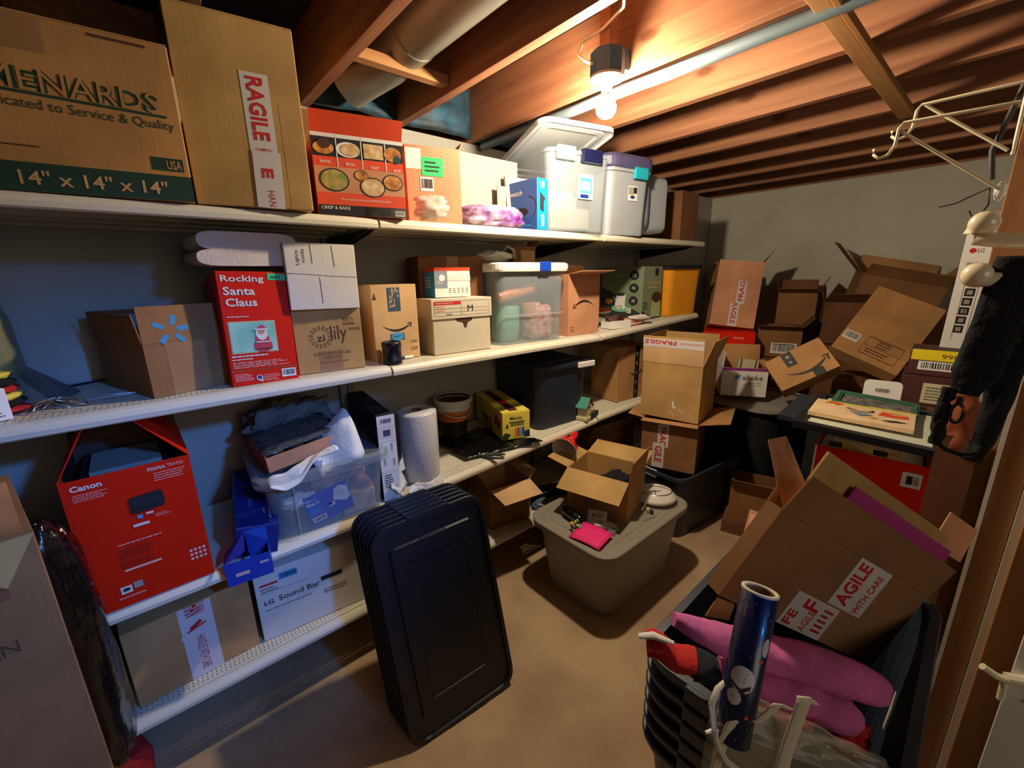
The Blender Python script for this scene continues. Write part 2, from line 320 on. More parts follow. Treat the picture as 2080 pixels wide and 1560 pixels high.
def carton(name, label, p, yaw, dims, tilt=(0, 0), m='kraft', inn=None, flaps=None, cat='box', group=None, seam=True, th=.004, parts=None):
    """A carton: closed when flaps is None, otherwise hollow with the flaps given as side -> (angle above outward, length)."""
    w, d, h = dims; b = Bx(); b.root = thing(name, label, cat, p, (R(tilt[0]), R(tilt[1]), R(yaw)), group)
    b.F = faces(w, d, h); b.dims = dims; inn = inn or ('kraft_in' if flaps is not None else m)
    mb = MB()
    if flaps is None:
        mb.box(0, 0, 0, w, d, h, m); mb.build('body', b.root, bevel=.0025)
        if seam:
            for k in (0, 1):
                f = MB(); y0 = .001 if k == 0 else d/2+.0008; f.box(.001, y0, h, w-.001, y0+d/2-.0018, h+.003, m); f.build('flap', b.root)
    else:
        t = th
        def wall(x0, y0, x1, y1, ax):
            mb.box(x0, y0, 0, x1, y1, h, m)
        mb.box(0, 0, 0, w, t, h, m); mb.box(0, d-t, 0, w, d, h, m); mb.box(0, t, 0, t, d-t, h, m); mb.box(w-t, t, 0, w, d-t, h, m); mb.box(t, t, 0, w-t, d-t, t, m)
        e = .0004                                # paler liner on the inside walls
        mb.add([(t+e, t+e, t+e), (w-t-e, t+e, t+e), (w-t-e, t+e, h), (t+e, t+e, h)], [(0, 1, 2, 3)], inn)
        mb.add([(t+e, d-t-e, t+e), (w-t-e, d-t-e, t+e), (w-t-e, d-t-e, h), (t+e, d-t-e, h)], [(3, 2, 1, 0)], inn)
        mb.add([(t+e, t+e, t+e), (t+e, d-t-e, t+e), (t+e, d-t-e, h), (t+e, t+e, h)], [(3, 2, 1, 0)], inn)
        mb.add([(w-t-e, t+e, t+e), (w-t-e, d-t-e, t+e), (w-t-e, d-t-e, h), (w-t-e, t+e, h)], [(0, 1, 2, 3)], inn)
        mb.add([(t, t, t+e), (w-t, t, t+e), (w-t, d-t, t+e), (t, d-t, t+e)], [(0, 1, 2, 3)], inn)
        mb.build('body', b.root)
        b.fl = {}
        for side, fd in flaps.items():
            ang, ln = fd[0], fd[1]; tp = fd[2] if len(fd) > 2 else .006
            E0, E1, od = {'f': (V((0, 0, h)), V((w, 0, h)), V((0, -1, 0))), 'b': (V((w, d, h)), V((0, d, h)), V((0, 1, 0))),
                          'l': (V((0, d, h)), V((0, 0, h)), V((-1, 0, 0))), 'r': (V((w, 0, h)), V((w, d, h)), V((1, 0, 0)))}[side]
            a = R(ang); dr = od*math.cos(a)+V((0, 0, 1))*math.sin(a); ex = (E1-E0).normalized(); wd_ = (E1-E0).length
            nr = -ex.cross(dr)                   # inner side normal (faces inwards/up)
            f = MB(); t2 = th*.8
            pts = [(0, 0), (wd_, 0), (wd_-tp, ln), (tp, ln)]
            top = [E0+ex*x+dr*y+nr*t2/2 for x, y in pts]; bot = [E0+ex*x+dr*y-nr*t2/2 for x, y in pts]
            f.add(top, [(3, 2, 1, 0)], inn); f.add(bot, [(0, 1, 2, 3)], m)
            f.add(top+bot, [(0, 1, 5, 4), (1, 2, 6, 5), (2, 3, 7, 6), (3, 0, 4, 7)], m)
            fo = f.build('flap', b.root)
            M = MX(((-ex.x, dr.x, nr.x, 0), (-ex.y, dr.y, nr.y, 0), (-ex.z, dr.z, nr.z, 0), (0, 0, 0, 1)))
            Mi = MX.Translation(E1+nr*t2/2) @ M
            M2 = MX(((ex.x, dr.x, -nr.x, 0), (ex.y, dr.y, -nr.y, 0), (ex.z, dr.z, -nr.z, 0), (0, 0, 0, 1)))
            Mo = MX.Translation(E0-nr*t2/2) @ M2
            b.fl[side] = (Fc(Mi, wd_, ln), Fc(Mo, wd_, ln), fo)
    return b
def part(mb, name, root, bevel=0, label=None):
    o = mb.build(name, root, bevel=bevel)
    if label: o['label'] = label
    return o

# ================================================================ room
f = MB(); f.box(-1.6, -2.6, -1.56, 4.4, 2.12, -1.5, 'concrete'); struct(f, 'floor')
f = MB(); f.box(4.27, -2.6, -1.5, 4.39, 2.12, .68, 'block_wall'); struct(f, 'wall_back')
f = MB(); f.box(-1.6, 2.0, -1.5, 4.27, 2.12, .68, 'panel_paint'); struct(f, 'wall_left')
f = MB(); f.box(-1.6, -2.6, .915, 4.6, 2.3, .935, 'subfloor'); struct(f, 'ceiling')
f = MB(); f.box(-1.6, 2.14, .68, 4.4, 2.18, .915, 'joist_wood'); struct(f, 'trim_1')
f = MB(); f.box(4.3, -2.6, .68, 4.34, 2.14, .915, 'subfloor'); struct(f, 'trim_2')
for i in range(-4, 10):                       # floor joists overhead, 16 inch spacing
    x = .65+.407*i; f = MB(); f.box(-.039, -2.3, 0, 0, 2.3, .235, 'joist_wood')
    o = f.build('ceiling_joist', None, (x, -.16, .68), bevel=.002)
    props(o, 'rough sawn ceiling joist running overhead toward the shelving', 'joist', 'ceiling joists')
    o['kind'] = 'structure'
# insulation batts stuffed between the joist ends above the left wall
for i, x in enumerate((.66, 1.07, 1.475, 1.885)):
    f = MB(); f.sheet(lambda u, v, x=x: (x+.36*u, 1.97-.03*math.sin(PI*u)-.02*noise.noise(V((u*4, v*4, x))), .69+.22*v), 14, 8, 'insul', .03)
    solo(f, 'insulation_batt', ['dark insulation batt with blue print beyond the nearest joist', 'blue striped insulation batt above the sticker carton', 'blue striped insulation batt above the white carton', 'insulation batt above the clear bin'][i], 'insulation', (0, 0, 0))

# ================================================================ shelving
BAYS = [(-1.8, -.57), (-.575, .643), (.647, 1.863), (1.867, 2.98)]
SH = {'top': [(.197, .197), (.197, .197), (.199, .203), (.203, .209)], 'second': [(-.311, -.311), (-.311, -.311), (-.313, -.318), (-.318, -.275)],
      'third': [(-.862, -.862), (-.862, -.855), (-.842, -.795), (-.79, -.78)], 'bottom': [(-1.235, -1.235), (-1.235, -1.24), (-1.245, -1.25), (-1.25, -1.25)]}
bay_label = ['far left end bay of the cream metal shelving, mostly outside the picture', 'nearest bay of the cream metal shelving, holding the red printer box',
             'middle bay of the cream metal shelving, holding the bankers box and bubble wrap roll', 'far end bay of the cream metal shelving, holding the yellow bin']
def deckz(lv, x):
    for i, (a, b) in enumerate(BAYS):
        if x <= b or i == 3:
            z0, z1 = SH[lv][i]; return z0+(z1-z0)*(x-a)/(b-a)
for bi, (x0, x1) in enumerate(BAYS):
    if bi == 0: continue
    L_ = x1-x0
    g = thing('shelving_bay', bay_label[bi], 'shelving', (x0, 1.42, -1.5), group='bays of the metal shelving')
    bp = MB(); bp.box(0, .535, .02, L_, .545, 1.74, 'panel_paint'); bp.build('back_panel', g)
    for xx in (0.0, L_-.03):
        u = MB(); u.box(xx, .5, 0, xx+.03, .534, 1.74, 'grey_card'); 
        u.build('upright', g)
    for lv in ('bottom', 'third', 'second', 'top'):
        z0, z1 = (z+1.5 for z in SH[lv][bi]); a = math.atan2(z1-z0, L_)
        M = MX.Translation((.002, 0, z0)) @ MX.Rotation(-a, 4, 'Y'); w = L_-.004
        s = MB()
        # deck: plain front strip, perforated strip, plain deck, turned-down edges
        s.box(0, .028, -.0015, w, .036, 0, 'shelf_paint'); s.box(0, .036, -.0012, w, .086, 0, 'perforated_paint'); s.box(0, .086, -.0015, w, .50, 0, 'shelf_paint')
        s.box(0, .498, -.03, w, .5, 0, 'shelf_under'); s.box(0, .03, -.028, .002, .5, 0, 'shelf_under'); s.box(w-.002, .03, -.028, w, .5, 0, 'shelf_under')
        for y in (.12, .26, .40): s.box(.01, y, -.022, w-.01, y+.045, -.0015, 'shelf_under')
        o = s.build('shelf_board', g); o.matrix_local = M
        r = MB()                              # front channel: slot then sloped rail and rolled face
        P = [(.027, -.001), (.0245, -.007), (.022, -.001), (.012, -.004), (.004, -.012), (0, -.02), (.001, -.032), (.006, -.036), (.03, -.034), (.03, -.030), (.009, -.031), (.006, -.021), (.014, -.011), (.027, -.008)]
        r.loft([[(x, y, z) for y, z in P] for x in (0, w)], 'shelf_paint', smooth=False)
        o = r.build('price_rail', g); o.matrix_local = M
        if lv != 'bottom':
            for xx in (0.006, w-.012):
                b = MB(); b.add([(xx, .06, -.03), (xx, .5, -.03), (xx, .5, -.10), (xx, .12, -.045)]+[(xx+.004, .06, -.03), (xx+.004, .5, -.03), (xx+.004, .5, -.10), (xx+.004, .12, -.045)],
                      [(0, 1, 2, 3), (7, 6, 5, 4), (0, 4, 5, 1), (1, 5, 6, 2), (2, 6, 7, 3), (3, 7, 4, 0)], 'char'); o = b.build('bracket', g); o.matrix_local = M

# ================================================================ overhead things
f = MB(); f.tube([(1.50, y, .665) for y in (1.95, 1.75, 1.3, .9, .4, 0, -.6)], .02, 'zinc', 12)
f.tube([(1.50+.002*math.sin(y*9), y, .665+.002*math.sin(y*13)) for y in [1.8-.05*i for i in range(46)]], .0225, 'wrap_film', 9)
solo(f, 'water_pipe', 'grey pipe wrapped in clear plastic film under the joists behind the bulb', 'pipe', (0, 0, 0))
# sheet metal duct between the first two joists
f = MB(); f.tube([(.85, y, .80) for y in (-2, -1, 0, .8, 1.45)], .085, 'duct', 28); f.tube([(.85, 1.45, .80), (.85, 1.56, .80), (.84, 1.66, .79), (.80, 1.76, .77), (.75, 1.84, .74)], .088, 'duct', 28)
solo(f, 'air_duct', 'round sheet metal duct running between the two nearest joists', 'duct', (0, 0, 0))
f = MB(); f.tube([(1.99, y, .80) for y in (.3, .0, -.6, -1.6)], .075, 'dark_duct', 24)
solo(f, 'dark_duct', 'dark round duct between far joists above the wire bracket', 'duct', (0, 0, 0))
f = MB(); f.box(.652, 1.52, .70, 1.014, 1.56, .735, 'board_wood'); solo(f, 'blocking_board', 'short wood block nailed between two joists under the round duct', 'board', (0, 0, 0), bevel=.002)
f = MB(); f.box(1.25, .408, .655, 2.8, .424, .678, 'board_wood'); solo(f, 'ceiling_strip', 'thin pale wood strip nailed across the joists', 'board', (0, 0, 0), bevel=.002)
f = MB(); f.box(1.27, .427, .660, 2.75, .468, .678, 'board_wood'); solo(f, 'ceiling_strip', 'wider orange wood strip beside the thin strip under the joists', 'board', (0, 0, 0), bevel=.002)
# the light: junction box, lampholder, bulb, cord
bx, by, bz = 1.335, 1.03, .655
g = thing('ceiling_lamp', 'bare glowing bulb in a white porcelain holder on a dark blue junction box', 'lamp', (bx, by, bz))
f = MB(); f.lathe([(.058, .0), (.058, .07), (.05, .075)], 'box_blue', 8, c0=True, c1=True, smooth=False); f.box(-.02, -.02, .07, .02, .02, .258, 'joist_wood'); f.box(.02, -.03, .03, .085, .03, .09, 'box_blue'); f.build('junction_box', g)
f = MB(); f.lathe([(.057, 0), (.059, -.004), (.057, -.010), (.034, -.018), (.020, -.024), (.018, -.044), (.016, -.05)], 'socket_grey', 32, c0=True, c1=True); f.build('lamp_holder', g)
f = MB(); f.lathe([(.014, -.05), (.014, -.058)], 'chrome', 20)
f.build('bulb_cap', g)
mat('bulb_glow', '#ffdcae', .5)
bm_ = MATS['bulb_glow']; bb = bm_.node_tree.nodes['Principled BSDF']; bb.inputs['Emission Color'].default_value = (1, .84, .61, 1); bb.inputs['Emission Strength'].default_value = BULB
f = MB(); f.lathe([(.014, -.058), (.020, -.064), (.030, -.077), (.035, -.093), (.032, -.109), (.021, -.122), (.007, -.128), (0.0001, -.1285)], 'bulb_glow', 28); f.build('bulb', g)
f = MB(); f.tube([(-.055, .02, .03), (-.085, .03, .035), (-.095, .05, .06), (-.07, .05, .10), (-.03, .0, .13), (-.06, -.10, .14), (-.14, -.16, .12), (-.24, -.18, .07)], .0045, 'cord', 8); f.build('cord', g)

# ================================================================ partition of studs at the entry
def stud(name, label, x0, y0, x1, y1, z0=-1.5, z1=.68, m='stud_wood'):
    f = MB(); f.box(0, 0, 0, x1-x0, y1-y0, z1-z0, m); o = f.build(name, None, (x0, y0, z0), bevel=.002); props(o, label, 'stud'); o['kind'] = 'structure'; return o
XS = 1.50
stud('wall_stud', 'orange wood stud behind the hanging black strap', XS, -.047, XS+.038, .044)
f = MB(); f.box(XS-.055, -.0555, -1.5, XS+.03, -.048, .68, 'white_glossy'); struct(f, 'trim_3')
f = MB(); f.box(XS-.045, -.020, -1.5, XS-.005, .052, -.40, 'kraft_brown'); solo(f, 'dark_board', 'dark brown board standing before the stud below the strap', 'board', (0, 0, 0))
stud('wall_stud', 'brown wood stud between two pale drywall edges', XS-.05, -.101, XS-.012, -.056)
f = MB(); f.box(XS-.07, -.114, -1.5, XS-.0, -.102, .68, 'white_glossy'); struct(f, 'trim_4')
stud('wall_stud', 'wood stud carrying the pale utility hooks', XS-.09, -.20, XS-.052, -.114)
stud('wall_stud', 'outermost wood stud beside the entry', XS-.13, -.32, XS-.092, -.21)
f = MB(); f.box(XS-.15, -.43, -1.5, XS-.135, -.158, -.56, 'white')
f2 = f
for z in (-.62, -.7, -.78, -.95): f.lathe([(.006, 0), (.004, -.003), (0.0001, -.004)], 'chrome', 10, MX.Translation((XS-.15, -.19, z)) @ MX.Rotation(R(90), 4, 'Y'))
struct(f, 'trim_5')
# wire rod bracket on the stud
g = thing('wire_bracket', 'cream wire closet bracket with open hook tip on the stud', 'bracket', (0, 0, 0))
def wire(name, pts, r=.0035): f = MB(); f.tube(pts, r, 'wire_white', 8); f.build(name, g)
def hookpts(x, y0, z0, y1, z1):
    return [(x, y0, z0), (x, y1, z1), (x, y1+.006, z1-.01), (x, y1+.008, z1-.045), (x, y1+.018, z1-.062), (x, y1+.034, z1-.066), (x, y1+.044, z1-.056), (x, y1+.045, z1-.044)]
wire('top_rod', hookpts(1.46, .05, .372, .212, .372)); wire('top_rod', hookpts(1.36, .05, .312, .222, .318))
wire('brace_rod', [(1.46, .205, .370), (1.47, .056, .245)]); wire('brace_rod', [(1.36, .222, .30), (1.40, .050, .158)])
wire('upright_rod', [(1.47, .05, .38), (1.47, .048, .235)])
f = MB(); f.blob((1.405, .05, .155), (.016, .018, .036), 'bag_clear', 5, .35, flat=False, pw=1); f.build('plastic_wrap', g)
f = MB(); f.tube([(1.478, .05, .40), (1.478, .08, .25), (1.478, .07, .19)], .006, 'dark_duct', 6); f.build('mounting_strip', g)
# two large pale hooks
def big_hook(label, p0, pts, rs, br):
    g = thing('utility_hook', label, 'hook', (0, 0, 0)); f = MB(); f.tube(pts, rs, 'hook_cream', 14); f.build('hook_arm', g)
    f = MB(); f.lathe([(br*math.sin(PI*i/14)+.0001, br*math.cos(PI*i/14)) for i in range(15)], 'hook_cream', 20, MX.Translation(p0)); f.build('hook_tip', g); return g
big_hook('upper cream utility hook with ball end on the stud', (1.25, .055, .083), [(1.25, .062, .082), (1.25, .068, .066), (1.25, .060, .056), (1.25, .04, .052), (1.25, 0, .047), (1.27, -.06, .042), (1.3, -.10, .038)], [.012, .013, .0135, .0135, .0135, .015, .017], .0225)
big_hook('lower cream utility hook holding the black strap', (1.22, .046, -.013), [(1.22, .046, -.018), (1.22, .028, -.022), (1.22, .012, -.012), (1.23, -.015, .014), (1.25, -.06, .05)], [.018, .014, .010, .011, .014], .0235)
f = MB(); f.blob((1.235, -.018, -.012), (.03, .075, .048), 'hook_cream', 2, .12, flat=False, pw=1); solo(f, 'hook_plate', 'rounded cream base plate below the lower utility hook', 'hook', (0, 0, 0))
f = MB(); f.tube([(1.31, -.112, -.885), (1.32, -.135, -.90), (1.33, -.155, -.905)], .008, 'hook_cream', 12); f.tube([(1.33, -.15, -.90), (1.33, -.152, -.96)], .007, 'hook_cream', 10); f.tube([(1.33, -.150, -.90), (1.35, -.19, -.895)], .012, 'hook_cream', 10)
solo(f, 'wall_hook', 'small white peg hook on the white panel', 'hook', (0, 0, 0))
# black padded strap with carabiner, hanging from the hook
g = thing('hanging_strap', 'black padded strap with clip hanging over the cream hook', 'strap', (0, 0, 0))
def ribbon(name, c, ws, m='black_cloth', th=.012):
    f = MB(); n = len(c)-1
    f.sheet(lambda u, v: V(c[0]).lerp(V(c[0]), 0)+(lambda t: (V(c[int(min(t, n-1e-6))]).lerp(V(c[int(min(t, n-1e-6))+1]), t-int(min(t, n-1e-6))))-V(c[0])+V((0, (ws[int(min(t, n-1e-6))]*(1-(t-int(min(t, n-1e-6))))+ws[int(min(t, n-1e-6))+1]*(t-int(min(t, n-1e-6))))*(u-.5), 0)))(v*n)+V((-.006*math.sin(PI*u)-.004*noise.noise(V((u*5, v*9, 1))), 0, 0)), 6, 40, m, th)
    f.build(name, g)
ribbon('strap_back', [(1.25, -.05, .03), (1.25, -.045, -.05), (1.26, -.035, -.13), (1.26, -.022, -.20), (1.26, -.024, -.27), (1.25, -.018, -.34), (1.24, -.01, -.385)], [.07, .08, .06, .045, .034, .028, .026])
ribbon('strap_front', [(1.22, -.012, .02), (1.22, -.002, -.045), (1.22, .008, -.13), (1.22, .014, -.20), (1.22, .022, -.245)], [.075, .072, .062, .066, .036])
ribbon('strap_loop', [(1.22, .044, -.235), (1.22, .048, -.29), (1.22, .045, -.36)], [.014, .016, .016])
f = MB(); f.tube([(1.22, .044, -.355), (1.22, .030, -.367), (1.22, .006, -.372), (1.22, -.012, -.364), (1.24, -.014, -.35)], .007, 'black_cloth', 8, flat=.6); f.build('strap_tail', g)
f = MB(); f.tube([(1.21, .026+.009*math.sin(2*PI*i/16), -.285+.02*math.cos(2*PI*i/16)) for i in range(17)], .003, 'black_plastic', 8); f.tube([(1.21, .026, -.25), (1.21, .026, -.265)], .005, 'black_plastic', 8); f.build('clip', g)
# glossy amber plastic behind the strap loop
f = MB(); f.sheet(lambda u, v: (1.47-.015*math.sin(PI*u)-.008*noise.noise(V((u*3, v*5, 2))), .046-.062*u, -.44+.18*v), 10, 18, 'plastic_amber', .004)
solo(f, 'plastic_pouch', 'glossy amber plastic pouch seen through the black strap loop', 'pouch', (0, 0, 0))

# ================================================================ prints shared by several cartons
def fragile_tape(mb, F, u0, v0, u1, v1, words=(('FRAGILE', 0, .55), ('HANDLE WITH CARE', .6, 1)), rot=270, n=1, gap=.04):
    """printed parcel tape laid along v (rot 270 reads downwards, 90 upwards) or along u (rot 0 or 180)"""
    mb.rect(F, u0, v0, u1, v1, 'tape_white', n)
    for t, a, b in words:
        small = 'CARE' in t or 'HAND' in t; k = .36 if small else .2
        if rot == 270: q = (u0+(u1-u0)*k, v1-(v1-v0)*(b-gap/2), u1-(u1-u0)*k, v1-(v1-v0)*(a+gap/2))
        elif rot == 90: q = (u0+(u1-u0)*k, v0+(v1-v0)*(a+gap/2), u1-(u1-u0)*k, v0+(v1-v0)*(b-gap/2))
        elif rot == 180: q = (u1-(u1-u0)*(b-gap/2), v0+(v1-v0)*k, u1-(u1-u0)*(a+gap/2), v1-(v1-v0)*k)
        else: q = (u0+(u1-u0)*(a+gap/2), v0+(v1-v0)*k, u0+(u1-u0)*(b-gap/2), v1-(v1-v0)*k)
        mb.text(F, t, *q, 'ink_red', rot, .0 if small else .025, n+1)
def smile(mb, F, u, v, w, mt, n=1, flip=1, ang=0):
    """curved smile with an arrow head, w in metres"""
    a = R(ang); c = V((u*F.w, v*F.h)); k = 22
    def P(x, y): y *= flip; x *= flip; return F.M @ V((c.x+x*math.cos(a)-y*math.sin(a), c.y+x*math.sin(a)+y*math.cos(a), n*NL))
    lo, hi = [], []
    for i in range(k+1):
        t = -1+2*i/k; x = t*w/2; th = w*.05*max(0, 1-t*t)**.6*(1+.35*t)
        y = w*.17*(t*t-1)*(1 if t < 0 else 1-.1*t); lo.append(P(x, y-th)); hi.append(P(x, y+th*.5))
    mb.add(lo+hi, [(i, i+1, k+2+i, k+1+i) for i in range(k)], mt)
    mb.add([P(w*.56, w*.06), P(w*.39, w*.045), P(w*.40, w*.015), P(w*.51, w*.02), P(w*.48, -w*.10), P(w*.52, -w*.11)], [(0, 1, 2, 3), (0, 3, 4, 5)], mt)
def flower(mb, F, u, v, r, mt, n=1, k=15):
    c = V((u*F.w, v*F.h))
    for i in range(k):
        a = 2*PI*i/k; e = V((math.cos(a), math.sin(a))); t = V((-e.y, e.x)); m = c+e*r
        o = [m+e*(r*.26*math.cos(q))+t*(r*.12*math.sin(q)) for q in [2*PI*j/12 for j in range(12)]]
        i_ = [m+e*(r*.19*math.cos(q))+t*(r*.07*math.sin(q)) for q in [2*PI*j/12 for j in range(12)]]
        mb.add([F.M @ V((p.x, p.y, n*NL)) for p in o+i_], [(j, (j+1) % 12, 12+(j+1) % 12, 12+j) for j in range(12)], mt)
def dz(lv, x): return deckz(lv, x)+.0015

# ================================================================ TOP SHELF
b = carton('carton', 'large worn carton printed MENARDS with green band at the near top shelf', (-.217, 1.445, dz('top', 0)), -4.3, (.366, .36, .345), m='kraft')
F = b.F['front']; t = MB()
t.text(F, 'MENARDS', .14, .575, .90, .70, 'ink_green', bold=.055, n=1, ang=-1.5); t.text(F, 'MENARDS', .14, .575, .90, .70, 'kraft', bold=.0, n=2, ang=-1.5)
t.rect(F, .0, .555, .93, .572, 'ink_green', 1, ang=-1.5)
t.text(F, 'Dedicated to Service & Quality', .06, .46, .96, .535, 'ink_green', n=1, ang=-1)
t.rect(F, 0, 0, 1, .17, 'ink_green', 1); t.text(F, '14" x 14" x 14"', .17, .04, .86, .125, 'kraft_pale', n=2, bold=.01)
t.rect(F, .80, .2, .97, .285, 'ink_green', 1); t.text(F, 'USA', .88, .21, .96, .27, 'kraft', n=2, bold=.02); t.lines(F, .62, .945, .92, .985, 1, 'ink_brown', 1); t.lines(F, .12, .255, .35, .275, 1, 'ink_brown', 1)
part(t, 'print', b.root)
t = MB(); t.rect(F, .12, .80, .42, 1.0, 'tape_clear', 1); part(t, 'tape', b.root)

b = carton('carton', 'tall kraft carton reaching the joists with red FRAGILE tape down its front', (.154, 1.437, dz('top', .2)), -8.3, (.281, .36, .455), tilt=(0, 0), m='kraft_yellow')
F = b.F['front']; t = MB(); fragile_tape(t, F, .50, .30, .735, .735, (('RAGILE', .03, .84), ('HA', .9, 1.0)), 270); t2 = t
t.rect(F, .50, 0, .745, .32, 'tape_white', 3, ang=-2); t.text(F, 'E', .57, .17, .67, .225, 'ink_red', 270, .03, 4); t.text(F, 'HAN', .60, .01, .66, .10, 'ink_red', 270, 0, 4)
part(t, 'tape', b.root)
t = MB(); t.rect(F, .80, .0, .805, .6, 'kraft_pink', 1); part(t, 'crease', b.root)
b = carton('carton', 'carton with raised flaps tucked behind the tall FRAGILE tape carton', (.46, 1.68, dz('top', .5)), -8, (.10, .2, .30), flaps={'l': (95, .05), 'f': (70, .06)}, m='kraft_dark')
# white/brown box with a shipping label and yellow foam behind the oven box
b = carton('carton', 'small opened carton with white shipping label lying behind the oven box', (.60, 1.80, dz('top', .6)), -12, (.24, .12, .36), m='kraft', flaps={'l': (30, .10)})
t = MB(); t.rect(b.F['front'], .12, .80, .95, .96, 'paper', 1); t.barcode(b.F['front'], .2, .83, .4, .93); part(t, 'label', b.root)
f = MB(); f.blob((0, 0, .17), (.12, .1, .34), 'foam_y', 3, .3); solo(f, 'foam_block', 'yellow foam chunk beside the label carton', 'foam', (.53, 1.84, dz('top', .5)))

# oven box with food photographs
b = carton('oven_box', 'countertop oven box with food photographs and orange bands beside the FRAGILE tape carton', (.468, 1.461, dz('top', .5)), -12.5, (.276, .3, .236), m='orange_red', inn='orange_red', flaps={'f': (62, .06, .0)}, cat='box')
F = b.F['front']; t = MB()
t.rect(F, 0, 0, 1, .13, 'char', 1); t.rect(F, .5, .0, 1, .125, 'grey_card', 1); t.rect(F, 0, .13, 1, .285, 'orange_red', 1); t.rect(F, 0, .285, 1, .60, 'kraft_pink', 1); t.rect(F, 0, .60, 1, .72, 'orange_red', 1); t.rect(F, 0, .72, 1, 1, 'char', 1)
t.rect(F, .0, .95, 1, 1, 'paper', 2)
for i in range(1, 4): t.rect(F, .27*i-.02, .60, .27*i-.008, .98, 'paper', 2)
for i, w in enumerate(('BAKE', 'BROIL', 'TOAST', 'AIR FRY')): t.text(F, w, .07+.27*i, .64-.012*i, .18+.265*i, .675-.012*i, 'paper', n=3, bold=.01)
t.text(F, 'CRISP & BAKE', .03, .075, .34, .115, 'paper', n=2, bold=.01); t.text(F, 'More ways to cook your everyday favorites', .25, .185, .82, .225, 'paper', n=2)
t.disc(F, .12, .82, .030, 'food', 3, .018); t.disc(F, .13, .87, .018, 'maroon', 4, .014); t.disc(F, .38, .82, .036, 'white', 3, .022); t.disc(F, .40, .82, .030, 'food_pale', 4, .018)
t.rect(F, .55, .74, .77, .92, 'food_pale', 3); t.disc(F, .88, .82, .028, 'food', 3, .022); t.disc(F, .93, .76, .012, 'ink_green', 4)
for u, v, r_, m_ in ((.2, .44, .040, 'food_green'), (.5, .52, .02, 'food'), (.62, .38, .036, 'food_pale'), (.86, .46, .030, 'food')):
    t.disc(F, u, v, r_*1.12, 'dark_plate', 2, r_*.85); t.disc(F, u, v, r_, m_, 3, r_*.74)
t.rect(F, .70, .03, .80, .09, 'ink', 2); t.barcode(F, .86, .02, .98, .09, n=2); part(t, 'print', b.root)
# sticker carton
b = carton('carton', 'pinkish carton with green price sticker and white labels beside the oven box', (.80, 1.50, dz('top', .8)), -16, (.205, .2, .262), m='kraft_pink', flaps={'r': (60, .03)}, inn='kraft_pink')
F = b.F['front']; t = MB(); t.rect(F, .0, .70, .28, .96, 'paper', 1); t.part = 1
t.rect(F, .28, .62, .68, .86, 'green_sticker', 2); t.lines(F, .34, .66, .62, .82, 3, 'ink_green', 3); t.barcode(F, .24, .42, .48, .60); part(t, 'label', b.root)
t = MB(); t.rect(F, .2, 0, .5, .3, 'tape_clear', 1); part(t, 'tape', b.root)
# big white box, opened, with a torn flap
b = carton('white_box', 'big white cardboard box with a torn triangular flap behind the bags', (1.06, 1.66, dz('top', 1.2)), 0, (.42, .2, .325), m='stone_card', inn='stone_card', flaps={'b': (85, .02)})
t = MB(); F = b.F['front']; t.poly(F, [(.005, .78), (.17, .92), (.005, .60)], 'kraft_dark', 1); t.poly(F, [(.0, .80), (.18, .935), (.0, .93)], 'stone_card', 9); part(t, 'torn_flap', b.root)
f = MB(); f.box(0, 0, 0, .045, .006, .20, 'grey_card'); solo(f, 'card_strip', 'upright grey cardboard strip standing before the white box', 'card', (1.32, 1.62, dz('top', 1.3)), (0, 0, R(-10)))
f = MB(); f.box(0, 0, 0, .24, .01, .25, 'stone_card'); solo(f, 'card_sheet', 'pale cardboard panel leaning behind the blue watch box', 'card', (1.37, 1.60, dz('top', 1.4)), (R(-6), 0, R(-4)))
# plastic bags
f = MB(); f.blob((0, 0, .055), (.20, .16, .13), 'bag_clear', 4, .16, 3.4, 44, 28, pw=.9); f.blob((-.02, .01, .09), (.13, .11, .08), 'bag_clear', 8, .2, 4, 34, 20, flat=False, pw=1); f.blob((.06, -.02, .05), (.10, .08, .08), 'bag_clear', 2, .2, 4, 34, 20, flat=False, pw=1)
solo(f, 'plastic_bag', 'crumpled clear plastic bag on the top shelf before the sticker carton', 'bag', (.915, 1.535, dz('top', .9)))
f = MB(); f.blob((0, 0, .045), (.32, .15, .095), 'bag_purple', 12, .22, 2.6, 44, 24); solo(f, 'plastic_bag', 'purple and white printed plastic bag beside the blue watch box', 'bag', (1.21, 1.535, dz('top', 1.2)), (0, 0, R(-6)))
# watch box
b = carton('watch_box', 'bright blue box printed watch standing by the clear bin', (1.40, 1.44, dz('top', 1.4)), 2, (.070, .25, .215), m='blue_bright', seam=False)
F = b.F['left']; t = MB(); t.rect(F, 0, 0, 1, 1, 'blue_watch', 1); t.text(F, 'watch', .30, .72, .62, .82, 'paper', n=2, bold=.01); t.disc(F, .6, .38, .045, 'ink', 2, .018); t.disc(F, .62, .40, .03, 'char', 3, .014); t.disc(F, .75, .45, .06, 'ink', 2, .05, a0=-60, a1=80, r_in=.056); t.text(F, 'phone', .55, .06, .85, .14, 'sky_blue', n=2)
F = b.F['front']; t.text(F, 'watch', .25, .06, .65, .30, 'paper', 90, .01); t.poly(F, [(.25, .40), (.60, .36), (.60, .56), (.75, .62), (.25, .74)], 'char', 2); t.text(F, 'onn', .3, .82, .65, .94, 'paper', 90, .01); part(t, 'print', b.root)

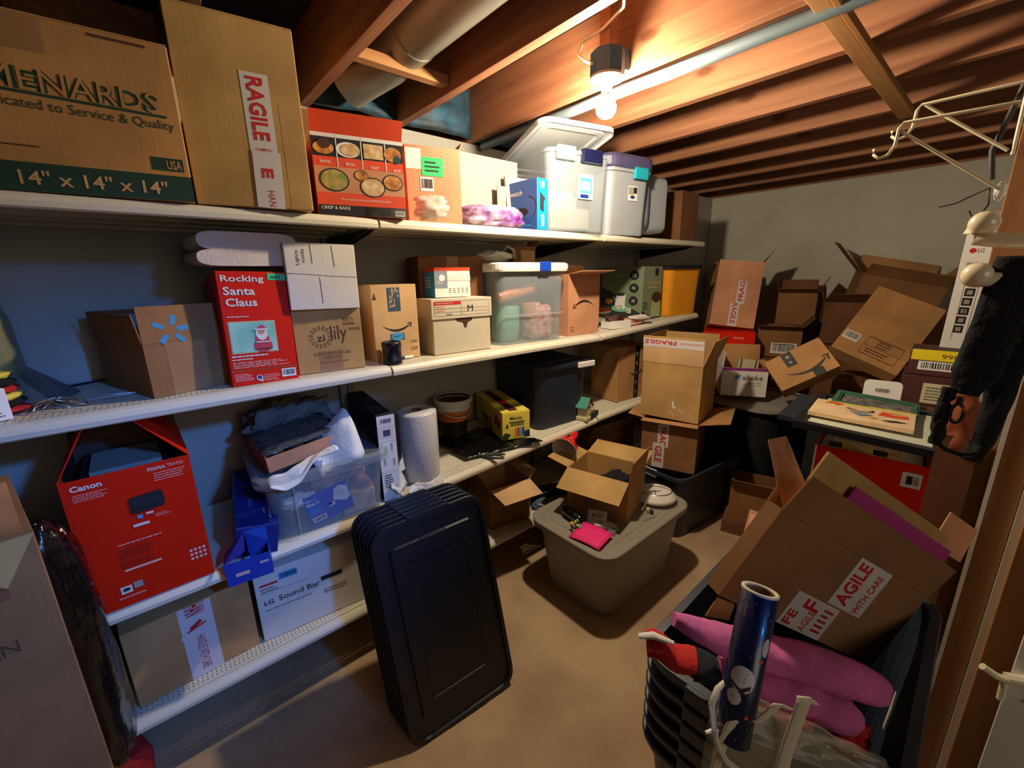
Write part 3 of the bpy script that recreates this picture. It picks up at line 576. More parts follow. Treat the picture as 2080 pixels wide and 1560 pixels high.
# rounded plastic bins
def bin_shell(mb, w, d, h, mt, taper=.86, r=.04, rim=.012, th=.003, rib=None):
    """open tapered bin with a rolled rim, standing on z=0, centred"""
    L = [rr(w*taper, d*taper, r, 0), rr(w*taper+.004, d*taper+.004, r, .006)]
    for k in (.35, .7, .93): L.append(rr(w*(taper+(1-taper)*k), d*(taper+(1-taper)*k), r*(1+.2*k), h*k))
    L += [rr(w, d, r*1.2, h*.95), rr(w+2*rim, d+2*rim, r*1.25, h*.955), rr(w+2*rim, d+2*rim, r*1.25, h), rr(w-2*th, d-2*th, r*1.2, h), rr(w*taper-2*th, d*taper-2*th, r, th)]
    mb.loft(L, mt, True, True, smooth=False); return mb
def lid_shell(mb, w, d, mt, r=.05, hgt=.025, inset=.05, dip=.012, M=None, z=0):
    L = [rr(w, d, r, z-hgt), rr(w+.004, d+.004, r, z-.004), rr(w-.004, d-.004, r, z), rr(w-inset*1.2, d-inset*1.2, r*.8, z), rr(w-inset*1.7, d-inset*1.7, r*.7, z-dip), rr(w-inset*2.6, d-inset*2.6, r*.6, z-dip), rr(w-inset*2.8, d-inset*2.8, r*.6, z-dip*.5)]
    mb.loft(L, mt, False, True, M)
    mb.loft([rr(w-.006, d-.006, r, z-hgt), rr(w-.008, d-.008, r, z-.008)], mt, False, True, M); return mb
def tote(name, label, c, yaw, w, d, h, mt, lidm=None, taper=.86, r=.045, group=None, cat='bin', lid_h=.03, clips=None):
    g = thing(name, label, cat, c, (0, 0, R(yaw)), group)
    f = MB(); bin_shell(f, w, d, h, mt, taper, r); f.build('body', g, bevel=0)
    if lidm:
        f = MB(); lid_shell(f, w+.034, d+.034, lidm, r*1.3, lid_h, z=h+.008); f.build('lid', g)
    for cl in clips or (): 
        x, y, sx, sy, m_ = cl; f = MB(); f.box(x-sx/2, y-sy/2, h-.045, x+sx/2, y+sy/2, h+.012, m_); f.build('latch', g, bevel=.004)
    return g
zt = dz('top', 1.7)
def corner(p, yaw, w, d):                     # centre of a w x d footprint whose front left corner is p
    a = R(yaw); return (p[0]+w/2*math.cos(a)-d/2*math.sin(a), p[1]+w/2*math.sin(a)+d/2*math.cos(a), p[2])
g = tote('clear_bin', 'large clear latch bin with its lid ajar, next to the blue watch box', corner((1.475, 1.435, zt), -10, .36, .50), -10, .37, .50, .345, 'clear_plastic', taper=.93, r=.035, clips=[(-.10, -.262, .10, .02, 'milky_plastic'), (.05, -.264, .12, .022, 'gift_navy')])
f = MB(); F = Fc(MX.Translation((-.01, -.2455, .145)) @ MX.Rotation(R(90), 4, 'X'), .085, .11); f.rect(F, 0, 0, 1, 1, 'paper', 1); f.rect(F, .08, .25, .92, .85, 'sky_blue', 2); f.rect(F, .15, .35, .8, .7, 'white', 3); f.rect(F, .1, .05, .7, .2, 'blue_deep', 2); f.text(F, 'Sterilite', .1, .87, .5, .96, 'ink_red', n=2); f.build('label', g)
f = MB(); f.box(-.13, -.18, .012, .12, .15, .16, 'grey_card'); f.box(-.14, -.1, .16, .1, .1, .20, 'mint'); f.rect(Fc(MX.Translation((-.13, -.181, .03)) @ MX.Rotation(R(90), 4, 'X'), .1, .06), 0, 0, 1, 1, 'kraft_pink', 1); solo(f, 'bin_contents', 'white packages inside the large clear latch bin', 'package', corner((1.475, 1.435, zt+.004), -10, .36, .50), (0, 0, R(-10)), bevel=.01)
# its lid, lying askew and tipped up on top of the bin
f = MB(); lid_shell(f, .40, .53, 'milky_plastic', .05, .022, .045, .014); solo(f, 'frosted_cover', 'clear frosted lid tipped up on the clear latch bin under the bulb', 'lid', (1.625, 1.585, zt+.386), (R(-11), R(0), R(-14)))
g = tote('gray_bin', 'frosted gray latch bin with a dark purple lid under the bulb', corner((1.905, 1.435, dz('top', 2)), -9, .31, .46), -9, .31, .46, .325, 'frost_plastic', taper=.92, r=.035, clips=[(.06, -.245, .10, .02, 'teal')])
f = MB(); f.loft([rr(.345, .49, .06, .325), rr(.36, .505, .07, .335), rr(.36, .505, .07, .375), rr(.34, .485, .06, .392), rr(.28, .42, .05, .392), rr(.27, .41, .05, .383)], 'purple_plastic'); f.build('lid', g)
f = MB(); F = Fc(MX.Translation((-.01, -.225, .175)) @ MX.Rotation(R(90), 4, 'X'), .07, .075); f.rect(F, 0, 0, 1, 1, 'paper', 1); f.rect(F, .05, .4, .6, .9, 'grey_card', 2); f.rect(F, .6, .5, .95, .9, 'ink', 2); f.disc(F, .5, .25, .018, 'blue_deep', 2, .008); f.build('label', g)
# tub lid and tub on their sides
f = MB(); f.loft([rr(.38, .30, .09, 0), rr(.38, .30, .09, .02), rr(.36, .28, .08, .055), rr(.30, .22, .07, .07)], 'grey_tub'); solo(f, 'tub', 'blue gray shallow tub standing on edge beside the purple lidded bin', 'tub', (2.25, 1.58, dz('top', 2.3)+.195), (R(90), R(90), R(-78)))
g = thing('clear_bin', 'small clear bin on its side at the far end of the top shelf', 'bin', (2.50, 1.56, dz('top', 2.5)+.185), (R(8), R(90), R(175)))
f = MB(); bin_shell(f, .36, .30, .26, 'frost_plastic', .85, .04); f.build('body', g); f = MB(); f.tube([(-.02, -.17, .22), (-.02, -.175, .2), (.02, -.175, .2), (.02, -.17, .22)], .006, 'black_plastic'); f.build('handle', g)
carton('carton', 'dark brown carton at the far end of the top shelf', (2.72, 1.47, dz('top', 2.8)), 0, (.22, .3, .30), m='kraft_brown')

# ================================================================ SECOND SHELF
s2 = lambda x: dz('second', x)
# near end: lidded jar with striped fabric, small white box
g = thing('storage_jar', 'cloudy olive jar with a white lid at the near end of the second shelf', 'jar', (-.355, 1.70, s2(-.32)))
f = MB(); f.loft([rr(.15, .15, .03, 0), rr(.16, .16, .03, .05), rr(.15, .15, .03, .22), rr(.12, .12, .03, .28)], 'olive_jar'); f.build('body', g)
f = MB(); f.loft([rr(.155, .155, .04, .277), rr(.16, .16, .04, .28), rr(.155, .155, .04, .30), rr(.14, .14, .03, .305)], 'lid_white'); f.build('lid', g)
f = MB()
for k in range(6): f.blob((0, 0, .012+.017*k), (.13-.006*k, .12, .02), ['red_cloth', 'black_cloth', 'yellow_crayon', 'red_cloth', 'black_cloth', 'yellow_crayon'][k], k, .2, flat=False, nu=16, nv=8)
solo(f, 'striped_scarf', 'folded red black and yellow striped scarf before the olive jar', 'scarf', (-.325, 1.575, s2(-.35)))
f = MB(); f.add([(0, 0, 0), (.12, -.02, 0), (.16, .16, 0), (.0, .2, 0), (-.02, .05, .13), (.03, .04, .13), (.03, .16, .12), (-.02, .18, .12)], [(0, 3, 2, 1), (4, 5, 6, 7), (0, 1, 5, 4), (1, 2, 6, 5), (2, 3, 7, 6), (3, 0, 4, 7)], 'grey_cloth')
solo(f, 'grey_pouch', 'dark slumped gray pouch behind the small white box', 'pouch', (-.34, 1.60, s2(-.3)), bevel=.01)
g = thing('small_box', 'small white box with a red logo square on the near shelf edge', 'box', (-.372, 1.455, s2(-.3)+.001), (0, 0, R(24)))
f = MB(); f.box(0, 0, 0, .10, .07, .075, 'white'); f.build('body', g, bevel=.002); f = MB(); f.rect(faces(.10, .07, .075)['front'], .35, .42, .72, .85, 'ink_red', 1); f.lines(faces(.1, .07, .075)['front'], .3, .1, .9, .3, 2, 'lines_dark', 1); f.build('print', g)
g = thing('wire_hanger', 'bundle of brass wire plate hangers lying on the shelf', 'hanger', (-.21, 1.53, s2(-.2)+.003), group=None)
for k, (a, dx, dy) in enumerate(((20, 0, 0), (75, .01, .01), (140, -.01, .0), (-20, .015, -.01))):
    f = MB(); ca, sa = math.cos(R(a)), math.sin(R(a)); f.tube([(dx+ca*x-sa*y, dy+sa*x+ca*y, z) for x, y, z in ((-.045, .0, .004), (-.03, .015, .02), (0, .006, .028), (.03, .015, .02), (.045, 0, .004), (.03, -.012, .012), (0, -.004, .022))], .0016, 'chrome', 6); f.build('wire', g)
f = MB(); f.tube([(.03, 0, .01), (.09, .02, .008), (.14, .03, .005)], .001, 'chrome', 5); f.tube([(.03, .01, .012), (.09, .04, .01), (.15, .045, .005)], .001, 'chrome', 5); f.build('spring', g)
f = MB(); f.tube([(.0, 0, .004), (.08, .06, .004), (.17, .11, .004)], .0035, 'black_plastic', 6); solo(f, 'black_cable', 'thin black cable lying behind the wire hangers', 'cable', (-.30, 1.78, s2(-.2)))

# open carton with blue spark marks
b = carton('carton', 'open kraft carton with blue spark marks on its raised front flap', (-.022, 1.484, s2(0)), 18.9, (.195, .33, .148), m='kraft_dark', inn='kraft_brown', flaps={'f': (96, .10, .004), 'l': (84, .08), 'b': (60, .09), 'r': (-50, .10)})
for o in b.root.children:
    if o.name.startswith('flap'): break
F = b.fl['f'][1]; t = MB(); c = (.42, .22)
for k, a in enumerate((90-20, 20-12, -50, 230, 150)):
    ca, sa = math.cos(R(a)), math.sin(R(a)); L0, L1, wd_ = .016, .043, .006
    p = [(L0, -wd_), (L1, -wd_*1.2), (L1, wd_*1.2), (L0, wd_)]
    q = [(.07+ca*x-sa*y, .032+sa*x+ca*y) for x, y in p]
    t.add([F.M @ V((x, y, NL)) for x, y in q], [(0, 1, 2, 3)], 'ink_blue')
part(t, 'spark_print', b.fl['f'][2])
t = MB(); F = b.F['front']; t.rect(F, .25, 0, .75, 1, 'tape_clear', 1); part(t, 'tape', b.root)
t = MB(); F = b.fl['b'][0]; t.rect(F, .35, .3, .65, .8, 'grey_tub', 1); part(t, 'tape', b.root)

# santa toy box
b = carton('toy_box', 'tall red box printed Rocking Santa Claus with a green number sticker', (.160, 1.475, s2(.2)), 0, (.184, .26, .340), tilt=(-4, 1.5), m='red_print', seam=False)
F = b.F['front']; t = MB()
for i, (w, u1) in enumerate((('Rocking', .66), ('Santa', .51), ('Claus', .52))): t.text(F, w, .06+.01*i, .895-.098*i, u1, .965-.098*i, 'paper', n=2, bold=.02)
t.lines(F, .07, .60, .5, .62, 1, 'white_lines'); 
t.rect(F, .06, .285, .74, .60-.03, 'kraft_pale', 1); t.rect(F, .075, .295, .725, .56, 'photo_green', 2)
t.lines(F, .05, .25, .58, .275, 1, 'paper'); t.lines(F, .05, .225, .42, .245, 1, 'paper'); t.lines(F, .05, .155, .92, .215, 4, 'white_lines', fill=.35); t.rect(F, 0, .13, 1, .137, 'kraft_dark', 1)
t.lines(F, .05, .04, .32, .11, 5, 'white_lines', fill=.35); t.lines(F, .46, .02, .74, .085, 4, 'white_lines', fill=.3); t.disc(F, .40, .058, .009, 'paper', 2); t.disc(F, .40, .062, .006, 'blue_deep', 3); t.poly(F, [(.385, .03), (.45, .06), (.44, .02)], 'paper', 2)
t.barcode(F, .74, .04, .96, .115); part(t, 'print', b.root)
t = MB(); t.rect(F, .72, .925, 1.0, .985, 'green_sticker', 2, ang=-2); t.text(F, '441', .77, .938, .90, .968, 'ink', n=4, ang=-2); part(t, 'sticker', b.root)
t = MB()                                      # the toy shown in the printed picture: plain seated figure in a red suit
t.disc(F, .52, .345, .026, 'ink_red', 3, .02); t.disc(F, .52, .40, .019, 'ink_red', 4, .024); t.disc(F, .52, .455, .016, 'paper', 5, .02); t.disc(F, .52, .475, .009, 'kraft_pink', 6); t.poly(F, [(.43, .495), (.61, .495), (.54, .535)], 'ink_red', 6); t.rect(F, .42, .487, .62, .50, 'paper', 7); t.rect(F, .42, .375, .62, .385, 'paper', 7); t.rect(F, .38, .315, .66, .322, 'ink', 5); part(t, 'picture', b.root)
# folded cream cloth on top
def folded(name, label, cat, loc, yaw, w, d, hs, m, seed=0, group=None):
    f = MB(); z = 0
    for k, h_ in enumerate(hs):
        ww, dd = w*(1-.04*k), d*(1-.03*k)
        nv = 10; 
        def fn(u, v, z=z, h_=h_, ww=ww, dd=dd, k=k):
            a = 2*PI*u; x = ww/2*math.copysign(abs(math.cos(a))**.35, math.cos(a)); zz = z+h_/2+h_/2*math.copysign(abs(math.sin(a))**.7, math.sin(a))
            n_ = noise.noise(V((x*9, v*4, k+seed)))
            return (x+.006*n_, (v-.5)*dd, zz+.010*n_*math.sin(PI*min(1, v*1.1)))
        loops = [[fn(i/24, j/nv) for i in range(24)] for j in range(nv+1)]
        f.loft(loops, m, smooth=True); z += h_*.93
    return solo(f, name, label, cat, loc, (0, 0, R(yaw)), group)
folded('folded_cloth', 'folded cream cloth resting on the red toy box', 'cloth', (.262, 1.61, s2(.2)+.352), 4, .27, .22, (.048, .052), 'linen', 3)

# white carton on the flower printed carton
b = carton('carton', 'kraft carton with printed flower emblem and lily wording under the white box', (.354, 1.505, s2(.4)), -7.4, (.217, .25, .212), m='kraft_yellow')
F = b.F['front']; t = MB(); flower(t, F, .375, .57, .031, 'ink_brown'); t.text(F, 'zi', .31, .50, .43, .61, 'ink_brown', n=1, bold=.01); t.text(F, 'lily', .52, .44, .76, .74, 'ink_brown', n=1)
t.text(F, 'SCREAMING SPECIAL', .24, .275, .80, .325, 'ink_brown', n=1); t.text(F, 'EVERY DAY', .40, .205, .66, .25, 'ink_brown', n=1); t.text(F, 'www.zulily.com', .33, .13, .75, .18, 'ink_brown', n=1)
t.text(F, "RAY'S", .72, .80, .88, .86, 'ink_brown', n=1); t.text(F, 'DRAMA', .72, .73, .90, .78, 'ink_brown', n=1); t.text(F, 'MOVIES', .80, .64, .98, .69, 'ink_brown', n=1); part(t, 'print', b.root)
t = MB(); t.rect(F, .32, 0, .66, .34, 'tape_clear', 1); part(t, 'tape', b.root)
b = carton('carton', 'dented white carton with pencilled words stacked on the flower carton', (.350, 1.478, s2(.4)+.216), -5, (.215, .25, .205), m='whiteboard_card', tilt=(-2, 1))
F = b.F['front']; t = MB(); t.text(F, 'Lights', .14, .68, .20, .90, 'ink', 90, n=1); t.text(F, 'inside', .22, .72, .27, .92, 'ink', 90, n=1); part(t, 'handwriting', b.root)
t = MB()
for pts in ([(.0, .56), (.3, .545), (.6, .52), (1, .505)], [(.36, .99), (.37, .7)], [(.66, .99), (.68, .66)], [(.45, .5), (.46, .1)]):
    t.tube([F.p(u, v, .0002) for u, v in pts], .0012, 'grey_card', 5)
part(t, 'crease', b.root)

# amazon style carton with smile and roll in front
b = carton('carton', 'pale kraft carton with curved smile mark and torn dark tape behind the black canister', (.635, 1.53, s2(.66)), 0, (.186, .16, .286), m='kraft_pale', tilt=(0, 0))
F = b.F['front']; t = MB(); smile(t, F, .50, .475, .115, 'ink'); t.poly(F, [(.02, .82), (.11, .82), (.065, .91)], 'ink_brown', 1)
t.text(F, 'S JEN', .78, .205, .94, .25, 'ink_brown', n=1); t.text(F, 'GAP', .78, .105, .95, .16, 'ink_brown', n=1); part(t, 'print', b.root)
t = MB(); t.rect(F, .34, .66, .62, .97, 'box_blue', 1)
rr_ = random.Random(4)
for _ in range(26):
    u, v = .37+.2*rr_.random(), .69+.25*rr_.random(); t.poly(F, [(u, v), (u+.02+.03*rr_.random(), v+.03*rr_.random()), (u+.01, v+.03+.03*rr_.random())], 'kraft_pale', 2)
t.rect(F, .34, .27, .66, .36, 'box_blue', 1); t.disc(F, .5, .32, .026, 'sky_blue', 2, .016); t.lines(F, .40, .305, .60, .335, 2, 'box_blue', 3); part(t, 'tape', b.root)
f = MB(); f.lathe([(.034, 0), (.036, .002), (.036, .018), (.0345, .02), (.0345, .062), (.036, .064), (.036, .078), (.034, .083), (.031, .083), (.030, .06), (.0001, .06)], 'black_plastic', 40, c0=True)
solo(f, 'canister', 'short ribbed black canister standing on the shelf edge', 'canister', (.674, 1.475, s2(.67)))
g = thing('vial', 'small white tube with blue stripe lying by the black canister', 'tube', (.765, 1.525, s2(.76)+.006)); f = MB(); f.tube([(-.02, 0, 0), (.02, .0, 0)], .0055, 'white', 10); f.build('body', g); f = MB(); f.tube([(-.024, 0, 0), (-.018, 0, 0)], .006, 'blue_deep', 10); f.build('cap', g)
# bankers box
b = carton('bankers_box', 'cream bankers box with loose lid and form label, right of the black canister', (.873, 1.505, s2(.9)), -5, (.276, .19, .166), m='cream_card', seam=False)
F = b.F['front']; t = MB(); t.poly(F, [(.36, .90), (.40, .80), (.50, .76), (.53, .62), (.56, .62), (.59, .76), (.66, .80), (.68, .90)], 'maroon', 1); t.poly(F, [(.36, .96), (.68, .96), (.68, .88), (.36, .88)], 'maroon', 1); part(t, 'hand_hole', b.root)
f = MB(); f.box(-.006, -.006, .146, .282, .196, .228, 'cream_card'); f.build('lid', b.root, bevel=.002)
F = Fc(MX.Translation((-.006, -.006, .146)) @ MX.Rotation(R(90), 4, 'X'), .288, .082); t = MB()
t.rect(F, .04, .70, .47, .86, 'ink_red', 1); t.lines(F, .06, .745, .44, .82, 1, 'cream_card', 2)
for v in (.15, .32, .5, .86): t.rect(F, .04, v, .95, v+.012, 'lines_dark', 1)
for u in (.04, .47, .95): t.rect(F, u, .15, u+.004, .87, 'lines_dark', 1)
t.text(F, 'M', .58, .34, .67, .64, 'ink', n=2); t.text(F, '2015', .23, .17, .32, .28, 'ink', n=2); t.lines(F, .06, .35, .25, .65, 3, 'kraft_pink', 1); part(t, 'label', b.root)
# light bulb pack on it
b = carton('bulb_box', 'light bulb pack in blue and white with orange band on the bankers box', (.925, 1.56, s2(.9)+.231), -6, (.168, .10, .122), m='white', seam=False)
t = MB(); F = b.F['left']; t.rect(F, 0, 0, 1, 1, 'sky_blue', 1); t.rect(F, 0, .86, 1, 1, 'orange_red', 2); t.lines(F, .1, .3, .8, .7, 4, 'paper', 2)
F = b.F['front']; t.rect(F, 0, .88, 1, 1, 'orange_red', 1); t.rect(F, 0, .3, .35, .88, 'grey_tub', 1); t.rect(F, .0, .0, 1, .32, 'paper', 1); t.rect(F, .35, .55, 1, .75, 'whiteboard_card', 2)
for i in range(5): t.lines(F, .38+.12*i, .12, .45+.12*i, .32, 3, 'lines_dark', 2)
t.disc(F, .2, .65, .014, 'paper', 3); t.text(F, 'LED', .04, .45, .2, .56, 'paper', n=3, bold=.01); part(t, 'print', b.root)
# dark carton behind
b = carton('carton', 'dark kraft carton with flower emblem standing at the back of the second shelf', (.915, 1.67, s2(.9)), -14, (.30, .22, .40), m='kraft_brown')
F = b.F['front']; t = MB(); flower(t, F, .33, .80, .035, 'ink', k=15); t.text(F, 'zulily', .33, .74, .78, .86, 'ink', n=1); t.rect(F, .42, .86, .6, 1, 'tape_clear', 2); t.text(b.F['left'], 'JI', .1, .75, .22, .90, 'ink', n=1); part(t, 'print', b.root)

# clear bin with white lid
zb = s2(1.4)
g = tote('clear_bin', 'frosted bin with white lid and blue clasp holding wrapped ornaments', corner((1.215, 1.50, zb), -6.5, .40, .34), -6.5, .405, .34, .345, 'clear_plastic', taper=.94, r=.035)
f = MB(); f.loft([rr(.44, .375, .05, .335), rr(.445, .38, .05, .345), rr(.445, .38, .05, .368), rr(.42, .35, .04, .375)], 'lid_white'); f.build('lid', g)
f = MB(); f.box(.02, -.196, .335, .085, -.186, .378, 'blue_print'); f.build('clasp', g, bevel=.003)
f = MB(); f.tube([(x, -.1725*1, .135) for x in (-.185, 0, .185)], .0022, 'milky_plastic', 6); f.build('rib', g)
cz = corner((1.215, 1.50, zb+.006), -6.5, .40, .34)
def inbin(mb, name, label, cat, off, rz=0): 
    a = R(-6.5); return solo(mb, name, label, cat, (cz[0]+off[0]*math.cos(a)-off[1]*math.sin(a), cz[1]+off[0]*math.sin(a)+off[1]*math.cos(a), cz[2]+off[2]), (0, 0, R(-6.5+rz)))
f = MB(); f.tube([(-.16, -.10, .21), (-.10, -.10, .225), (-.04, -.10, .235), (.02, -.10, .25), (.06, -.10, .255)], [.026, .03, .027, .03, .02], 'orange_roll', 14); inbin(f, 'ornament_roll', 'shiny orange foil wrapped roll inside the frosted bin', 'ornament', (0, 0, 0))
f = MB(); f.lathe([(.06, .0), (.07, .05), (.07, .16), (.06, .17)], 'mint', 24, c0=True, c1=True); inbin(f, 'mint_jar', 'green container inside the frosted bin', 'container', (-.08, -.04, 0))
f = MB(); f.blob((0, 0, .08), (.18, .16, .19), 'red_pattern', 6, .3); inbin(f, 'gift_bag', 'red and white patterned bag inside the frosted bin', 'bag', (.09, -.06, .0))
f = MB(); f.lathe([(.03, 0), (.038, .07), (.036, .072), (.0001, .066)], 'kraft_pink', 20, c0=True); inbin(f, 'paper_cup', 'tan cup inside the frosted bin', 'cup', (.02, -.10, .11))
f = MB(); f.blob((0, 0, .025), (.22, .13, .055), 'bag_clear', 9, .3, 2.4, 34, 18, pw=1); f.tube([(.05, .0, .04), (.07, -.02, .075), (.10, -.03, .06), (.12, -.02, .02)], [.006, .01, .01, .006], 'bag_clear', 8, flat=.4); solo(f, 'plastic_bag', 'knotted white grocery bag lying on the white bin lid', 'bag', (1.32, 1.66, zb+.382))
b = carton('carton', 'small open carton behind the grocery bag on the white bin lid', (1.50, 1.72, zb+.380), -12, (.13, .12, .065), m='kraft_dark', flaps={'f': (80, .02), 'r': (60, .06)}, inn='kraft_pale')
t = MB(); t.rect(b.F['front'], .35, 0, 1, 1, 'kraft_pale', 1); part(t, 'panel', b.root)
# carton with upside down smile
b = carton('carton', 'open kraft carton with an upside down smile mark, beside the frosted bin', (1.683, 1.50, s2(1.7)), -2.5, (.247, .11, .322), m='kraft_pink', inn='kraft_pale', flaps={'f': (8, .10, .0), 'b': (70, .05)})
F = b.F['front']; t = MB(); smile(t, F, .50, .47, .155, 'ink', flip=-1); 
for u in (.09, .15): t.rect(F, u, .06, u+.012, .12, 'ink', 1); t.poly(F, [(u-.015, .075), (u+.027, .075), (u+.006, .05)], 'ink', 1)
t.rect(F, .06, .135, .19, .142, 'ink', 1); t.rect(F, .5, .55, .507, 1, 'kraft_dark', 1); t.rect(F, .97, .08, 1, .12, 'ink', 1); part(t, 'print', b.root)
# clutter
z = s2(2.1)
g = thing('tray', 'small white paper tray on the shelf beside the upside down smile carton', 'tray', (2.02, 1.47, z), (0, 0, R(-14)))
f = MB(); f.box(0, 0, 0, .15, .09, .003, 'white'); f.box(0, 0, .003, .15, .004, .045, 'white'); f.box(0, .086, .003, .15, .09, .04, 'white'); f.box(0, .004, .003, .004, .086, .04, 'white'); f.box(.146, .004, .003, .15, .086, .045, 'white'); f.build('body', g)
f = MB(); f.blob((0, 0, .03), (.12, .08, .07), 'maroon', 3, .5); solo(f, 'brown_scarf', 'crumpled maroon knit in the small white tray', 'scarf', (2.10, 1.50, z+.004))
f = MB(); f.blob((0, 0, .018), (.20, .08, .05), 'skin_doll', 5, .4); f.blob((.05, -.02, .045), (.16, .06, .035), 'linen', 8, .4, flat=False); solo(f, 'folded_socks', 'pink and tan folded socks in front of the cookware box', 'socks', (2.25, 1.49, z+.002), (0, 0, R(-14)))
f = MB(); f.lathe([(.02, .0), (.045, .012), (.047, .016), (.02, .014), (.0001, .012)], 'white', 24, c0=True); f.blob((0, 0, .022), (.07, .07, .03), 'orange', 4, .4, flat=False); solo(f, 'snack_dish', 'little dish of orange snacks on top of the brown knit', 'dish', (2.12, 1.60, z+.075))
# cookware box
b = carton('cookware_box', 'olive green cookware box with round badges between socks and yellow bin', (2.43, 1.535, s2(2.5)), -2.2, (.215, .334, .338), m='cook_green', seam=False)
F = b.F['left']; t = MB(); t.poly(F, [(0, 0), (1, 0), (1, .12), (.75, .22), (0, .45)], 'cook_dark', 1); t.poly(F, [(0, .62), (.0, .45), (.55, .40)], 'cook_dark', 1)
for v, w in ((.84, '12'), (.60, 'PFOA'), (.36, 'SAFE')): t.disc(F, .80, v, .036, 'char', 2, .030); t.text(F, w, .76, v-.03, .84, v+.03, 'paper', n=3)
t.poly(F, [(.36, .25), (.40, .48), (.62, .48), (.60, .25)], 'paper', 3); t.disc(F, .49, .48, .038, 'cook_dark', 4, .012); t.disc(F, .5, .20, .075, 'mint', 3, .022); t.disc(F, .45, .22, .02, 'food_pale', 4, .012); t.disc(F, .58, .235, .014, 'paper', 5); t.disc(F, .2, .34, .05, 'char', 3, .03); t.disc(F, .2, .34, .035, 'food', 4, .02)
t.rect(F, .66, .12, .76, .22, 'paper', 4); t.lines(F, .67, .13, .75, .21, 4, 'ink', 5); t.lines(F, .3, .82, .65, .88, 1, 'grey_card', 2)
F = b.F['front']; t.text(F, 'COOKWARE', .22, .665, .90, .72, 'kraft_pale', n=2, bold=.01); t.lines(F, .3, .60, .75, .63, 1, 'paper', 2); t.disc(F, .68, .90, .022, 'char', 2, .026)
t.poly(F, [(.45, .04), (.50, .40), (.95, .44), (.98, .04)], 'mug', 2); t.disc(F, .73, .42, .055, 'maroon', 3, .035); t.poly(F, [(0, 0), (1, 0), (1, .04), (.4, .08), (0, .18)], 'cook_dark', 1); t.lines(F, .05, .18, .35, .34, 4, 'cook_dark', 2); part(t, 'print', b.root)
# yellow bin
g = tote('yellow_bin', 'yellow orange storage bin with black lid at the far end of the second shelf', corner((2.655, 1.49, s2(2.75)), -14, .33, .36), -14, .33, .36, .325, 'yellow_plastic', lidm='black_plastic', taper=.90, r=.05, lid_h=.022)
f = MB(); f.box(.155, -.10, .04, .159, .10, .30, 'yellow_plastic'); f.build('side_panel', g, bevel=.003)

# ================================================================ THIRD SHELF
s3 = lambda x: dz('third', x)
# red printer box with raised flaps
b = carton('printer_box', 'large red printer box with raised dark flaps on the near end of the third shelf', (-.236, 1.425, s3(-.1)), 1.5, (.258, .34, .386), m='red_print', inn='maroon', flaps={'l': (118, .16), 'r': (128, .17), 'b': (75, .12)}, tilt=(0, 0))
F = b.F['front']; t = MB()
t.text(F, 'Canon', .065, .925, .29, .965, 'paper', n=1, bold=.03); t.lines(F, .07, .85, .32, .905, 4, 'white_lines', 1, .3); t.text(F, 'PIXMA', .64, .945, .79, .97, 'white_lines', n=1, bold=.03); t.text(F, 'TR4722', .80, .95, .94, .972, 'white_lines', n=1); t.lines(F, .68, .86, .95, .93, 4, 'white_lines', 1, .3)
t.poly(F, [(.44, .775), (.46, .79), (.70, .80), (.72, .785), (.72, .69), (.70, .675), (.46, .665), (.44, .68)], 'char', 2); t.rect(F, .47, .71, .69, .76, 'navy_plastic', 3)
t.rect(F, .48, .625, .52, .65, 'sky_blue', 2); t.rect(F, .55, .64, .61, .655, 'paper', 2); t.rect(F, .43, .57, .56, .59, 'paper', 2); t.lines(F, .62, .60, .75, .63, 2, 'white_lines', 1, .3)
t.lines(F, .28, .46, .66, .478, 1, 'white_lines', 1, .4); t.lines(F, .26, .36, .6, .44, 5, 'red_dark', 1, .3); t.rect(F, .28, .262, .58, .277, 'white_lines', 1); t.lines(F, .26, .29, .6, .34, 3, 'red_dark', 1, .3)
for i in range(4):
    for j in range(3): t.rect(F, .82+.04*i, .17+.035*j, .845+.04*i, .19+.035*j, 'white_lines', 1)
t.rect(F, .21, .10, .30, .155, 'paper', 1); t.disc(F, .255, .13, .008, 'ink', 2, .005); t.rect(F, .315, .115, .39, .165, 'grey_card', 1); t.lines(F, .18, .06, .45, .08, 1, 'white_lines', 1, .4); part(t, 'print', b.root)
t = MB(); t.box(.03, .05, .2, .23, .30, .36, 'char'); t.box(.05, .08, .36, .20, .26, .372, 'grey_card'); part(t, 'foam_insert', b.root)
# dark things left of it
f = MB(); f.blob((0, 0, .35), (.12, .18, .74), 'bag_black', 3, .14, 1.6, 36, 40); solo(f, 'garbage_bag', 'tall glossy dark plastic bag between the near carton and the red printer box', 'bag', (-.265, 1.33, -1.24+.0))
f = MB(); f.add([(0, 0, 0), (.30, 0, .02), (.30, .3, .02), (0, .3, 0), (-.02, 0, .16), (.20, .02, .20), (.12, .3, .2), (-.02, .3, .16)], [(0, 3, 2, 1), (4, 5, 6, 7), (0, 1, 5, 4), (1, 2, 6, 5), (2, 3, 7, 6), (3, 0, 4, 7)], 'blueblack_plastic'); solo(f, 'dark_case', 'dark slanted plastic case behind the red printer box', 'case', (-.56, 1.5, s3(-.5)), bevel=.01)
f = MB(); f.lathe([(.035, 0), (.037, .01), (.036, .09), (.012, .12), (.012, .135)], 'blue_deep', 20, c0=True, c1=True); solo(f, 'blue_bottle', 'small deep blue bottle left of the red printer box', 'bottle', (-.30, 1.50, s3(-.5)))
f = MB(); f.blob((0, 0, .02), (.09, .06, .045), 'blue_deep', 2, .2); solo(f, 'blue_packet', 'shiny blue and white packet on the shelf edge left of the red printer box', 'packet', (-.27, 1.47, s3(-.5)))
